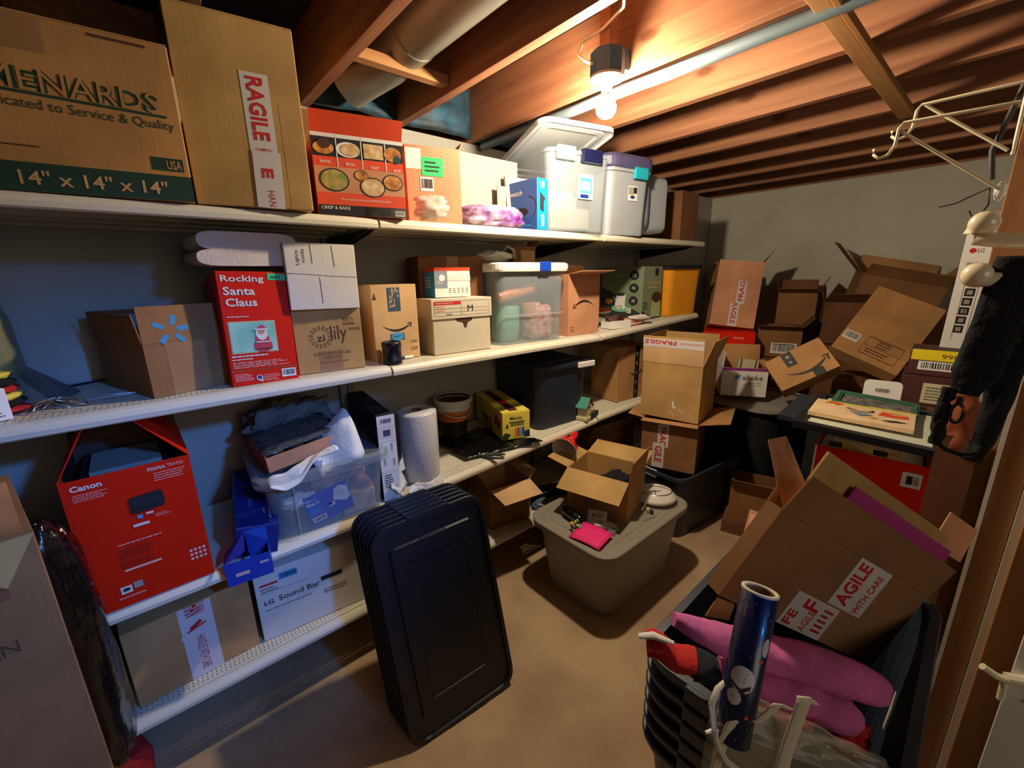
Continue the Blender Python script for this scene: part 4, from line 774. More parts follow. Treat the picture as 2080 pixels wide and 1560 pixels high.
# blue shoe box lying tilted
b = carton('blue_box', 'long deep blue box with bright open end overhanging the shelf edge', (.075, 1.44, s3(.1)+.012), -7, (.12, .42, .105), m='blue_deep', inn='blue_print', tilt=(4, 10), seam=False)
t = MB(); F = b.F['top']; t.text(F, 'brother', .3, .30, .42, .50, 'grey_tub', 90, n=1); t.lines(F, .66, .12, .72, .3, 1, 'grey_tub', 1); t.text(F, 'photo', .78, .1, .85, .25, 'paper', 90, n=1); part(t, 'print', b.root)
g = thing('blue_tray', 'bright blue folded carton end below the long blue box', 'tray', (.045, 1.375, s3(.1)-.036), (0, R(-2), R(-9)))
f = MB(); f.box(0, 0, 0, .12, .003, .075, 'blue_print'); f.box(0, .003, 0, .12, .075, .003, 'blue_print'); f.box(.117, .003, .003, .12, .075, .07, 'blue_print'); f.build('body', g)
f = MB(); f.add([(.0, .0, .075), (.06, -.005, .105), (.062, .06, .135), (0, .07, .075)], [(0, 1, 2, 3), (3, 2, 1, 0)], 'blue_print'); f.build('flap', g); f = MB(); f.add([(.07, .0, .07), (.125, .0, .115), (.12, .07, .13), (.062, .06, .135)], [(0, 1, 2, 3), (3, 2, 1, 0)], 'blue_print'); f.build('flap', g)
f = MB(); F = Fc(MX.Translation((0, 0, 0)) @ MX.Rotation(R(90), 4, 'X'), .12, .075); f.rect(F, .2, .35, .5, .5, 'white_lines', 1); f.rect(F, .75, .6, .95, .7, 'white_lines', 1); f.build('print', g)

# big clear bin with clothes and craft packets
zb3 = s3(.3)+.002; cc = corner((.205, 1.445, zb3), -3.5, .36, .34)
g = tote('clear_bin', 'clear bin packed with craft supplies under a shrink wrapped tray', cc, -3.5, .40, .35, .225, 'clear_plastic', taper=.90, r=.04)
f = MB(); f.loft([rr(.445, .40, .06, .205), rr(.45, .405, .06, .215), rr(.45, .405, .06, .235), rr(.41, .365, .05, .24), rr(.40, .355, .05, .228)], 'clear_plastic'); f.build('lid', g)
f = MB(); f.tube([(-.115, -.1755, .01), (-.118, -.184, .20)], .0018, 'milky_plastic', 6); f.build('seam', g)
def in3(mb, name, label, cat, off, rz=0, rx=0, bevel=0):
    a = R(-3.5); return solo(mb, name, label, cat, (cc[0]+off[0]*math.cos(a)-off[1]*math.sin(a), cc[1]+off[0]*math.sin(a)+off[1]*math.cos(a), cc[2]+off[2]+.004), (R(rx), 0, R(-3.5+rz)), bevel=bevel)
f = MB(); f.blob((0, 0, .06), (.11, .18, .15), 'junk', 3, .4); in3(f, 'craft_bundle', 'dark bundle of doll parts at the near corner inside the craft bin', 'bundle', (-.10, -.04, 0))
f = MB(); f.blob((0, 0, .05), (.14, .20, .13), 'junk2', 7, .4); in3(f, 'craft_bundle', 'mottled bundle in the middle of the craft bin', 'bundle', (.02, -.03, 0))
f = MB(); f.blob((0, 0, .06), (.12, .20, .17), 'skin_doll', 9, .45); in3(f, 'doll_bundle', 'pinkish doll bundle at the right end inside the craft bin', 'bundle', (.115, -.03, .02))
f = MB(); f.box(-.06, 0, 0, .06, .05, .08, 'food_pale'); in3(f, 'craft_block', 'tan block at the lower right inside the craft bin', 'block', (.10, -.14, 0), bevel=.004)
g2 = thing('craft_packet', 'blue craft packet with a white oval picture inside the clear bin', 'packet', (cc[0]-.01, cc[1]-.158, cc[2]+.03), (R(4), R(-10), R(-3.5)))
f = MB(); f.box(-.075, 0, 0, .075, .006, .115, 'blue_print'); f.build('card', g2); F = Fc(MX.Translation((-.075, 0, 0)) @ MX.Rotation(R(90), 4, 'X'), .15, .115)
f = MB(); f.text(F, 'Craft', .03, .80, .28, .92, 'sky_blue', n=2); f.text(F, 'Stack', .03, .66, .32, .79, 'paper', n=2, bold=.01); f.poly(F, [(.60, .55), (.68, .92), (.82, .98), (.97, .85), (.99, .45), (.88, .35)], 'paper', 2); f.disc(F, .8, .7, .014, 'linen', 3); f.lines(F, .05, .35, .35, .6, 4, 'sky_blue', 2); f.barcode(F, .06, .06, .36, .24); f.rect(F, .48, .38, .62, .52, 'white_lines', 2); f.rect(F, .48, .44, .55, .52, 'blue_deep', 3); f.build('print', g2)
f = MB(); f.box(-.09, 0, 0, .09, .012, .03, 'kraft_pink'); in3(f, 'pink_folder', 'dusty pink folder under the bin lid', 'folder', (.03, -.16, .155), bevel=.003)
f = MB(); f.blob((0, 0, 0), (.10, .03, .05), 'white_cloth', 4, .5, flat=False); in3(f, 'white_ribbon', 'white ribbon tangle at the near corner inside the craft bin', 'ribbon', (-.10, -.15, .12))
# tray of cans in shrink wrap, cloths
g = thing('wrapped_tray', 'cardboard tray of dark cans in shrink wrap resting on the craft bin', 'tray', (.215, 1.475, zb3+.243), (R(3), R(-6), R(3)))
f = MB(); f.box(0, 0, 0, .265, .22, .004, 'kraft'); f.box(0, 0, .004, .265, .004, .052, 'kraft_pink'); f.box(0, .216, .004, .265, .22, .052, 'kraft'); f.box(0, .004, .004, .004, .216, .052, 'kraft_dark'); f.box(.261, .004, .004, .265, .216, .052, 'kraft'); f.build('tray_box', g)
for i in range(4):
    for j in range(3):
        f = MB(); f.lathe([(.028, 0), (.030, .004), (.030, .062), (.026, .068), (.024, .066), (.0001, .066)], 'char', 18, MX.Translation((.036+.0645*i, .042+.068*j, .005)), c0=True); f.build('can', g)
f = MB(); f.sheet(lambda u, v: (.265*u, .0+.22*v, .077+.006*noise.noise(V((u*9, v*7, 0)))-.012*abs(2*u-1)**6-.012*abs(2*v-1)**6), 20, 16, 'wrap_film', .001); f.build('shrink_wrap', g)
f = MB(); f.sheet(lambda u, v: (.36+.15*u-.05*v, 1.445+.20*v+.02*math.sin(u*6)-.02*(1-v), zb3+.245+.15*max(0, math.sin(PI*min(1, v*1.1)))*(.3+.7*u)+.012*noise.noise(V((u*5, v*6, 3)))-.05*(1-v)*(1-u)), 26, 26, 'white_cloth', .004)
solo(f, 'white_cloth', 'white cloth draped beside the shrink wrapped tray', 'cloth', (0, 0, 0))
f = MB(); f.sheet(lambda u, v: (.20+.22*u, 1.405+.045*v-.01*math.sin(6*u), zb3+.235-.045*math.sin(PI*min(1, u*1.5+.1))*(1-v)+.055*u+.008*noise.noise(V((u*6, v*4, 5)))), 26, 10, 'white_cloth', .005)
solo(f, 'white_cloth', 'white cloth fold hanging over the front rim of the craft bin', 'cloth', (0, 0, 0))
f = MB(); f.blob((0, 0, .07), (.30, .14, .18), 'grey_cloth', 6, .45, 2.2, 40, 26); f.tube([(-.05, -.06, .04), (.0, -.05, .10), (.06, -.04, .13), (.12, -.03, .09), (.15, -.04, .0)], [.02, .03, .03, .03, .02], 'grey_cloth', 12); solo(f, 'gray_clothes', 'heap of gray clothes behind the shrink wrapped tray', 'clothes', (.36, 1.79, zb3+.24))
# tall narrow box
b = carton('narrow_box', 'tall narrow white edged black box with barcode labels beside the bubble wrap roll', (.583, 1.465, s3(.6)), -6.5, (.068, .425, .352), m='char', seam=False)
F = b.F['front']; t = MB(); t.rect(F, 0, 0, 1, 1, 'white', 1); t.barcode(F, .15, .90, .85, .97); t.rect(F, .1, .74, .9, .86, 'whiteboard_card', 2); t.rect(F, .3, .765, .7, .835, 'purple_plastic', 3); t.rect(F, 0, .87, 1, .873, 'lines_dark', 2); t.rect(F, 0, .70, 1, .703, 'lines_dark', 2)
for u, v in ((.3, .55), (.65, .58), (.2, .42), (.72, .40)): t.barcode(F, u, v, u+.13, v+.10, 1)
t.lines(F, .15, .15, .7, .32, 6, 'ink', 2); t.text(F, 'FC', .72, .13, .9, .17, 'ink', n=2); t.rect(F, 0, .34, 1, .343, 'lines_dark', 2); part(t, 'label', b.root)
# bubble wrap roll with loose end
def dots(name, label, cat, loc, prof, m, parent=None): pass
f = MB(); n = 90
f.lathe([(.022, .0), (.022, .30)], 'kraft_dark', 20)
f.lathe([(.024, .302), (.060, .304), (.080, .298), (.083, .29), (.084, .15), (.083, .01), (.078, 0), (.024, 0)], 'bubble_wrap' if 'bubble_wrap' in MATS else 'bubble', 48)
g = thing('bubble_roll', 'upright roll of bubble wrap with its loose end trailing over the shelf edge', 'roll', (.785, 1.535, s3(.8)))
f.build('roll', g)
f = MB(); f.sheet(lambda u, v: (-.085-.05*math.sin(PI*v)*(.3+.7*u)-.02*u-.04*(1-v)*u, -.01-.06*u-.03*(1-v), .01+.13*v*(1-.4*u)+.012*noise.noise(V((u*7, v*7, 2)))), 22, 22, 'bubble', .002); f.build('loose_end', g)
f = MB(); f.sheet(lambda u, v: (-.12+.16*u, -.115-.02*v+.012*math.sin(u*8), .03-.035*v+.010*noise.noise(V((u*9, v*5, 7)))), 22, 8, 'bubble', .002); f.build('loose_end', g)
# nested buckets
for k, (zz, m_, r_) in enumerate(((0, 'bucket_black', .082), (.045, 'bucket_black', .087), (.085, 'bucket_black', .093))):
    g = thing('bucket', ['lowest black halloween bucket with orange rim in the nested stack', 'middle black bucket with white rim in the nested stack', 'top white rimmed bucket in the nested stack behind the bubble wrap roll'][k], 'bucket', (1.135, 1.80, s3(1.1)+zz), group=None)
    hh = .155 if k < 2 else .13
    f = MB(); f.lathe([(r_*.72, 0), (r_*.74, .004), (r_*1.0, hh), (r_*1.05, hh+.001), (r_*.97, hh), (r_*.70, .006), (.0001, .006)], m_ , 32, c0=True); f.build('body', g)
    f = MB(); f.lathe([(r_*1.02, hh-.016), (r_*1.09, hh-.014), (r_*1.09, hh+.002), (r_*.99, hh+.003), (r_*.96, hh-.05)], ['orange', 'white', 'white'][k], 32); f.build('rim', g)
    if k == 1: f = MB(); f.tube([(r_*1.08*math.cos(a), r_*1.08*math.sin(a), hh-.03-.04*math.sin(a+PI)) for a in [PI+PI*i/20 for i in range(21)]], .002, 'white', 6); f.build('handle', g)
# black plastic sheet, pruner, crayon box
f = MB(); f.sheet(lambda u, v: (1.00+.40*u, 1.50+.34*v-.10*u, s3(1.2)+.012+.012*noise.noise(V((u*8, v*8, 1)))+.010*math.sin(9*u+5*v)*math.sin(PI*v)), 34, 28, 'bag_black', .003); solo(f, 'black_bag', 'flat crumpled black plastic bag under the yellow crayon box', 'bag', (0, 0, 0))
g = thing('pruner', 'green handled pruning shears on the shelf edge before the black bag', 'pruner', (1.075, 1.50, s3(1.07)+.008), (0, 0, R(-52)))
for s_ in (1, -1):
    f = MB(); f.tube([(0, 0, .002), (.03, .010*s_, .002), (.07, .026*s_, .002), (.12, .022*s_, .002)], [.007, .009, .009, .006], 'cook_dark', 10, flat=.7); f.build('handle', g)
f = MB(); f.tube([(0, 0, .002), (-.03, .006, .002), (-.065, .004, .002)], [.008, .009, .001], 'zinc', 8, flat=.3); f.build('blade', g); f = MB(); f.lathe([(.008, 0), (.008, .008), (.003, .01)], 'chrome', 14, MX.Translation((0, 0, .002)), c1=True); f.build('pivot', g)
b = carton('crayon_box', 'yellow box of giant crayons lying on the black plastic bag', (1.235, 1.52, s3(1.25)+.022), -18, (.150, .42, .140), m='yellow_crayon', flaps={'b': (20, .0)} and None)
t = MB(); F = b.F['front']; t.text(F, 'Melissa', .28, .72, .72, .86, 'ink', n=1, bold=.01); t.poly(F, [(.1, .45), (.18, .62), (.22, .45)], 'ink_green', 2); t.rect(F, .24, .62, .80, .66, 'ink_green', 1); t.rect(F, .30, .50, .78, .60, 'ink_green', 1); t.text(F, 'CRAYONS', .32, .515, .76, .585, 'yellow_crayon', n=2)
for i, m_ in enumerate(('yellow_crayon', 'orange', 'ink_red', 'sky_blue', 'blue_print')): t.rect(F, .36+.09*i, .08, .43+.09*i, .38-.03*(i % 2), m_, 2); t.poly(F, [(.36+.09*i, .38-.03*(i % 2)), (.43+.09*i, .38-.03*(i % 2)), (.41+.09*i, .43), (.38+.09*i, .43)], m_, 2)
t.poly(F, [(.0, .0), (.15, .0), (.3, .2), (.1, .28), (0, .18)], 'ink_green', 3); t.poly(F, [(.8, .25), (.98, .3), (1, 0), (.8, .05)], 'ink_green', 3)
F = b.F['left']; 
for i, m_ in enumerate(('maroon', 'purple_print', 'ink_green', 'orange', 'blue_print')): t.rect(F, .3+.07*i, .05, .35+.07*i, .5, m_, 1)
t.disc(F, .82, .62, .03, 'ink_red', 2); t.poly(F, [(.7, .4), (.8, .75), (.86, .5)], 'ink_green', 1); t.poly(F, [(.9, .3), (.95, .7), (.82, .5)], 'ink_green', 1)
F = b.F['top']; t.rect(F, .32, .05, .62, 1, 'maroon', 6); t.rect(F, .32, .35, .62, .5, 'ink_red', 7); part(t, 'print', b.root)
# navy tote
g = tote('navy_tote', 'big dark navy storage tote with a white handle clip on the third shelf', corner((1.475, 1.50, s3(1.6)), -7, .335, .42), -7, .36, .43, .345, 'navy_plastic', taper=.90, r=.05)
f = MB(); f.loft([rr(.39, .46, .06, .325), rr(.395, .465, .06, .335), rr(.395, .465, .06, .350), rr(.35, .42, .05, .354)], 'navy_plastic'); f.build('lid', g)
f = MB(); f.box(.07, -.245, .318, .19, -.232, .350, 'white'); f.build('handle_clip', g, bevel=.005)
# birdhouse on a base
g = thing('birdhouse', 'little birdhouse figurine with green roof on a stone like base', 'figurine', (1.80, 1.455, s3(1.8)), (0, 0, R(12)))
f = MB(); f.box(-.05, -.03, 0, .10, .04, .022, 'birdhouse_cream'); f.box(.0, -.035, .0, .09, -.02, .035, 'cook_dark'); f.build('base', g, bevel=.004)
f = MB(); f.box(-.045, -.025, .022, .015, .03, .085, 'birdhouse_cream'); f.add([(-.045, -.025, .085), (.015, -.025, .085), (-.015, -.025, .12), (-.045, .03, .085), (.015, .03, .085), (-.015, .03, .12)], [(0, 1, 2), (3, 5, 4)], 'birdhouse_cream'); f.lathe([(.009, 0), (.0001, .001)], 'black', 16, MX.Translation((-.013, -.0255, .075)) @ MX.Rotation(R(90), 4, 'X'), c0=True); f.build('house', g)
f = MB(); f.add([(-.062, -.032, .073), (-.015, -.032, .126), (-.015, .036, .126), (-.062, .036, .073), (-.064, -.032, .078), (-.015, -.032, .131), (-.015, .036, .131), (-.064, .036, .078)], [(0, 1, 2, 3), (7, 6, 5, 4), (0, 4, 5, 1), (3, 2, 6, 7), (0, 3, 7, 4)], 'roof_green')
f.add([(.032, -.032, .073), (-.015, -.032, .126), (-.015, .036, .126), (.032, .036, .073), (.034, -.032, .078), (-.015, -.032, .131), (-.015, .036, .131), (.034, .036, .078)], [(3, 2, 1, 0), (4, 5, 6, 7), (1, 5, 4, 0), (7, 6, 2, 3), (4, 7, 3, 0)], 'kraft_brown'); f.build('roof', g)
f = MB(); f.blob((.03, -.02, .05), (.03, .025, .03), 'kraft_pale', 4, .4, flat=False); f.blob((.05, -.01, .04), (.04, .03, .02), 'birdhouse_cream', 6, .4, flat=False); f.build('bird', g)
b = carton('carton', 'brown carton with dark taped seam behind the birdhouse', (2.15, 1.50, s3(2.3)), -5, (.28, .22, .345), m='kraft', tilt=(0, 0))
F = b.F['front']; t = MB(); t.rect(F, .58, 0, .74, 1, 'char', 1); smile(t, F, .62, .52, .12, 'ink', n=2)
for i in range(5): t.rect(F, .62, .1+.18*i, .66, .16+.18*i, 'grey_card', 3)
part(t, 'tape', b.root)

# ================================================================ BOTTOM SHELF
s4 = lambda x: dz('bottom', x)
b = carton('carton', 'brown carton sealed with white fragile tape on the bottom shelf', (-.218, 1.475, s4(0)), 5.5, (.322, .33, .262), m='kraft')
F = b.F['front']; t = MB(); fragile_tape(t, F, .40, 0, .665, 1.0, (('HAN', -.02, .16), ('HANDLE WITH CARE', .42, .94)), 270); t.rect(F, .39, .60, .66, .66, 'tape_white', 3, ang=8); t.rect(F, .50, .66, .535, .79, 'ink_red', 4, ang=-60); t.rect(F, .44, .68, .60, .70, 'ink_red', 4, ang=14); part(t, 'tape', b.root)
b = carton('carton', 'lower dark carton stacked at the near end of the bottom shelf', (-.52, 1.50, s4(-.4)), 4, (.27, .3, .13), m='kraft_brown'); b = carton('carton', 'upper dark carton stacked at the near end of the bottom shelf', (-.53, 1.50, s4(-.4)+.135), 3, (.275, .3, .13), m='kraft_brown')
b = carton('soundbar_box', 'long white LG Sound Bar box on the bottom shelf behind the black lids', (.115, 1.50, s4(.1)), -5.5, (.50, .30, .268), m='whiteboard_card')
F = b.F['front']; t = MB(); t.text(F, 'LG', .04, .52, .10, .585, 'ink', n=1, bold=.02); t.text(F, 'Sound Bar', .13, .52, .40, .60, 'ink', n=1, bold=.01); t.rect(F, .41, .57, .56, .635, 'ink', 1); t.rect(F, .42, .36, .58, .43, 'grey_card', 1); t.text(F, 'Wireless', .43, .375, .57, .42, 'paper', n=2)
t.barcode(F, .15, .82, .27, .92, n=1, label='sky_blue'); t.lines(F, .04, .42, .38, .46, 1, 'lines_dark', 1, .3); t.rect(F, .03, .69, .35, .695, 'lines_dark', 1); t.rect(F, .03, .80, .14, .83, 'ink_red', 1); t.lines(F, .03, .70, .14, .78, 2, 'lines_dark', 1); part(t, 'print', b.root)
b = carton('carton', 'open kraft carton with a bright bent flap on the bottom shelf', (1.131, 1.50, s4(1.2)), -8.7, (.238, .25, .22), m='kraft_dark', inn='kraft_pale', flaps={'f': (-10, .13, .01), 'l': (60, .08), 'b': (60, .1), 'r': (40, .06)})
t = MB(); smile(t, b.F['front'], .45, .80, .14, 'ink'); part(t, 'print', b.root)
f = MB(); f.blob((0, 0, .02), (.26, .16, .05), 'black_cloth', 5, .3); solo(f, 'black_fabric', 'black fabric heap on the bottom shelf beside the bent flap carton', 'fabric', (1.60, 1.54, s4(1.6)))
f = MB(); f.blob((0, 0, .02), (.20, .08, .045), 'zinc', 2, .25); f.blob((.02, .06, .05), (.16, .05, .03), 'black_plastic', 9, .25, flat=False); solo(f, 'tool_roll', 'gray and black bundle on the shelf edge beside the gray tote', 'bundle', (1.52, 1.475, s4(1.5)), (0, 0, R(-20)))
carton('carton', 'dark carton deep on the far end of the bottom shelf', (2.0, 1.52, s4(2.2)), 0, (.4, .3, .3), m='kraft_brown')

# ================================================================ FLOOR: near left
b = carton('carton', 'tall plain carton in the near left corner with a triangular torn corner', (-.615, .853, -1.5), 13, (.43, .34, 1.12), m='kraft_dark')
F = b.F['front']; t = MB(); t.poly(F, [(.70, .998), (1.0, .998), (.90, .93)], 'kraft_yellow', 2); part(t, 'torn_corner', b.root); t = MB(); t.text(F, 'MAN', .74, .83, .88, .85, 'ink_brown', n=1); part(t, 'print', b.root)
t = MB(); t.poly(F, [(0, .999), (.70, .999), (.90, .93), (.90, .915), (0, .915)], 'kraft_brown', 1); part(t, 'fold', b.root)
t = MB(); t.sheet(lambda u, v: (.42*u, .004+.012*v, 1.12+.085*v), 6, 3, 'kraft_dark', .004); part(t, 'flap', b.root)
g = thing('red_bin', 'red plastic container on the floor in the near left corner', 'container', (-.29, 1.50, -1.5), (0, 0, R(20)))
f = MB(); f.loft([rr(.10, .12, .02, 0), rr(.12, .14, .02, .12), rr(.09, .13, .02, .15)], 'red_cloth'); f.build('body', g)
# stack of black lids leaning on the shelving
LW, LH = .41, .755
for k in range(6):
    g = thing('tote_lid', ['frontmost black tote lid of the leaning stack, its whole face showing', 'second black tote lid from the front of the leaning stack', 'third black tote lid from the front of the leaning stack', 'fourth black tote lid from the front of the leaning stack', 'fifth black tote lid from the front of the leaning stack', 'rearmost black tote lid of the leaning stack, touching the shelf edge'][k], 'lid',
              (.615-.002*k, .985+.027*k, -1.5), (R(-12.5), R(-2), R(-5)), group='black tote lids leaning in a stack')
    M = MX.Translation((0, 0, LH/2)) @ MX.Rotation(R(90), 4, 'X')
    f = MB()
    L = [rr(LW, LH, .06, -.012), rr(LW+.004, LH+.004, .062, -.002), rr(LW-.002, LH-.002, .06, .003), rr(LW-.03, LH-.03, .05, .003), rr(LW-.036, LH-.036, .05, -.008)]
    if k == 0: L += [rr(LW-.10, LH-.15, .02, -.008), rr(LW-.112, LH-.162, .016, .002), rr(LW-.19, LH-.27, .012, .002), rr(LW-.195, LH-.275, .012, -.001)]
    f.loft(L, 'black_plastic', False, True, M); f.loft([rr(LW-.006, LH-.006, .058, -.012), rr(LW-.012, LH-.012, .056, -.006)], 'black_plastic', False, True, M); f.build('panel', g)
    for zc in (LH/2, -LH/2):
        f = MB(); f.add([(x, y+zc, z) for x, y, z in ((-.075, -.012 if zc > 0 else -.004, .004), (.075, -.012 if zc > 0 else -.004, .004), (.075, .004 if zc > 0 else .012, .004), (-.075, .004 if zc > 0 else .012, .004), (-.075, -.012 if zc > 0 else -.004, -.018), (.075, -.012 if zc > 0 else -.004, -.018), (.075, .004 if zc > 0 else .012, -.018), (-.075, .004 if zc > 0 else .012, -.018))],
                        [(0, 1, 2, 3), (7, 6, 5, 4), (0, 4, 5, 1), (1, 5, 6, 2), (2, 6, 7, 3), (3, 7, 4, 0)], 'black_plastic', M); f.build('latch_edge', g)
    if k == 0:
        f = MB(); f.box(-.05, .285, -.006, .05, .30, .0, 'black_plastic', M); f.build('handle_recess', g)

# ================================================================ GRAY TOTE AND WHAT IS ON IT
TZ = -1.5+.365
g = tote('gray_tote', 'gray storage tote with lid standing on the concrete floor under the small carton', (1.585, 1.105, -1.5), 0, .66, .44, .36, 'tote_grey', taper=.84, r=.07)
f = MB(); lid_shell(f, .71, .49, 'tote_grey', .09, .03, .05, .010, z=.372); f.build('lid', g)
f = MB(); f.loft([rr(.52, .30, .03, .3575), rr(.50, .28, .03, .361)], 'tote_grey', False, True); f.build('lid_panel', g)
zt = TZ+.0
b = carton('carton', 'open kraft carton on the gray tote with dark clothes and a red lamp inside', (1.462, 1.290, zt), -76, (.315, .235, .205), m='kraft', inn='kraft_yellow', flaps={'f': (-28, .13, .0), 'b': (12, .13, .0), 'l': (14, .12, .0), 'r': (82, .10, .0)})
f = MB(); f.blob((0, 0, .07), (.20, .14, .10), 'black_cloth', 3, .4); solo(f, 'dark_clothes', 'dark blue black clothes inside the carton on the gray tote', 'clothes', (1.62, 1.11, zt+.05))
# red lamp
def aim(p, q): return (V(q)-V(p)).to_track_quat('Z', 'Y').to_euler()
g = thing('desk_lamp', 'bright red cone desk lamp head lying over the carton edge', 'lamp', (1.565, 1.375, -.858), aim((1.68, 1.378, -.842), (1.535, 1.33, -.878)))
f = MB(); f.lathe([(.0001, -.10), (.012, -.10), (.017, -.094), (.019, -.06), (.017, -.04), (.032, -.015), (.058, .02), (.068, .06)], 'lamp_red', 36); f.build('shade', g)
f = MB(); f.lathe([(.0675, .0595), (.057, .02), (.030, -.01), (.0001, -.02)], 'lamp_in', 36); f.lathe([(.068, .06), (.0675, .0615), (.066, .059)], 'white', 36); f.build('shade_lining', g)
# small things on the tote
g = thing('glasses_case', 'glossy black glasses case on the near corner of the gray tote', 'case', (1.372, 1.175, zt+.008), (0, 0, R(-8))); f = MB(); f.blob((0, 0, .022), (.055, .15, .055), 'gloss_black', 1, .04, flat=True, pw=1); f.build('body', g)
f = MB(); f.tube([(-.026, y, .02) for y in (-.05, 0, .05)], .002, 'chrome', 6); f.build('hinge', g)
g = thing('bead_figure', 'small yellow and green beaded trinket beside the pink card', 'trinket', (1.318, 1.105, zt+.012))
rb = random.Random(5)
for k in range(14):
    f = MB(); f.blob((.022*(rb.random()-.5)*2, .02*(rb.random()-.5)*2, .008+.022*rb.random()), (.014,)*3, ['yellow_crayon', 'mint', 'kraft_pale', 'ink_green'][k % 4], k, .05, flat=False, nu=10, nv=8, pw=1); f.build('bead', g)
g = thing('folded_label', 'crumpled printed paper label leaning behind the pink card', 'label', (1.40, 1.11, zt+.003), (R(-30), 0, R(-62)))
f = MB(); f.sheet(lambda u, v: (.09*u, -.008*math.sin(PI*u), .065*v), 8, 4, 'paper', .001); f.build('sheet', g); F = Fc(MX.Translation((0, -.010, 0)) @ MX.Rotation(R(90), 4, 'X'), .09, .065); f = MB(); f.text(F, '6', .25, .5, .38, .8, 'ink', n=3, bold=.02); f.lines(F, .45, .5, .9, .8, 3, 'lines_dark', 3); f.barcode(F, .5, .1, .9, .4, n=3); f.lines(F, .1, .1, .4, .4, 4, 'lines_dark', 3); f.build('print', g)
f = MB(); f.blob((0, 0, .008), (.10, .05, .022), 'tape_white', 4, .4); solo(f, 'paper_scrap', 'crumpled gray paper scrap against the carton bottom', 'paper', (1.44, 1.03, zt+.004), (0, 0, R(-60)))
f = MB(); f.sheet(lambda u, v: (.0+.125*v, -.15*u, .005+.006*math.sin(PI*u)+.012*v), 8, 4, 'hot_pink', .0018); solo(f, 'pink_card', 'hot pink paper card on the front of the gray tote lid', 'card', (1.245, 1.085, zt+.008), (0, 0, R(8)))
g = thing('clear_clip_box', 'small clear and black clip box right of the pink card', 'clip', (1.40, .955, zt+.004), (0, 0, R(15))); f = MB(); f.box(0, 0, 0, .06, .035, .015, 'clear_plastic'); f.build('case', g); f = MB(); f.box(.01, .008, .002, .045, .028, .013, 'black'); f.build('insert', g)
g = thing('wall_clock', 'round cream wall clock lying face up on the gray tote', 'clock', (1.83, 1.01, zt+.008), (R(-4), R(5), R(20)))
f = MB(); f.lathe([(.02, .0), (.098, .0), (.104, .008), (.102, .02), (.096, .024), (.094, .030), (.086, .036), (.083, .044), (.078, .046), (.074, .040)], 'porcelain', 48, c0=True); f.build('case', g)
f = MB(); f.lathe([(.075, .036), (.0001, .036)], 'whiteboard_card', 40); f.build('dial', g)
f = MB()
for i in range(12):
    a = PI/6*i; f.box(-.001, .058, .0365, .001, .068, .0368, 'ink', MX.Rotation(a, 4, 'Z'))
f.build('dial_marks', g)['kind'] = 'stuff'
for a, l_, w_ in ((100, .045, .0018), (215, .03, .0024)): f = MB(); f.box(-w_, -.008, .038, w_, l_, .0388, 'ink', MX.Rotation(R(a), 4, 'Z')); f.build('clock_hand', g)
f = MB(); f.lathe([(.082, .046), (.080, .050), (.077, .047)], 'chrome', 48); f.build('bezel', g)
f = MB(); f.box(0, 0, 0, .03, .012, .02, 'kraft_pale'); f.box(.0, -.02, 0, .02, -.005, .016, 'black_plastic'); solo(f, 'wood_bit', 'small wood and black plastic piece below the clock', 'piece', (1.68, .955, zt+.004), (0, 0, R(30)))
f = MB(); f.tube([(1.60, .945, zt+.06), (1.66, .93, zt+.15)], .005, 'clear_plastic', 8); solo(f, 'clear_tube', 'clear plastic tube leaning on the carton side above the tote', 'tube', (0, 0, 0))

# ================================================================ TALLER STACK BEHIND THE TOTE
g = tote('navy_tote', 'open dark navy tote on the floor behind the gray tote', (2.40, 1.17, -1.5), -6, .66, .44, .40, 'blueblack_plastic', taper=.86, r=.06)
f = MB(); f.box(-.335, -.06, .36, -.325, .02, .402, 'tape_white'); f.build('handle_tape', g)
b = carton('carton', 'lower brown carton with vertical red FRAGILE tape, standing in the open navy tote', (2.14, 1.30, -1.13), -72, (.31, .36, .30), m='kraft_dark', inn='kraft', flaps={'f': (-8, .045, .0), 'l': (8, .09, .0), 'r': (12, .16, .0)})
F = b.F['front']; t = MB(); fragile_tape(t, F, .30, .45, .50, .92, (('FRAG', .1, .98),), 270); fragile_tape(t, F, .22, .0, .44, .52, (('GILE', .1, .8),), 270, 3); part(t, 'tape', b.root)
b = carton('carton', 'upper kraft carton with raised flap and upside down FRAGILE tape, top of the tall stack', (2.171, 1.339, -.822), -80, (.335, .30, .325), m='kraft_yellow', inn='kraft_yellow', flaps={'f': (84, .155, .0), 'l': (100, .16, .0), 'r': (72, .15, .0), 'b': (96, .15, .0)})
FO = b.fl['f'][1]; t = MB(); fragile_tape(t, FO, .0, .66, 1.0, .92, (('FRAGILE', .42, 1.0), ('HANDLE WITH CARE', 0, .40)), 180); t.rect(FO, 0, .0, 1, .66, 'kraft_pale', 1); t.rect(FO, 0, .60, 1, .68, 'tape_white', 3); part(t, 'tape', b.fl['f'][2])
F = b.F['front']; t = MB(); t.poly(F, [(.55, .34), (.58, .34), (.59, .25), (.63, .24), (.60, .20), (.555, .22)], 'paper', 1)
for q in ((.53, .16, .60, .06), (.70, .20, .76, .13), (.84, .14, .92, .07), (.66, .22, .69, .18)): t.tube([F.p(q[0], q[1], .0005), F.p(q[2], q[3], .0005)], .0013, 'paper', 5)
part(t, 'tape_scraps', b.root)

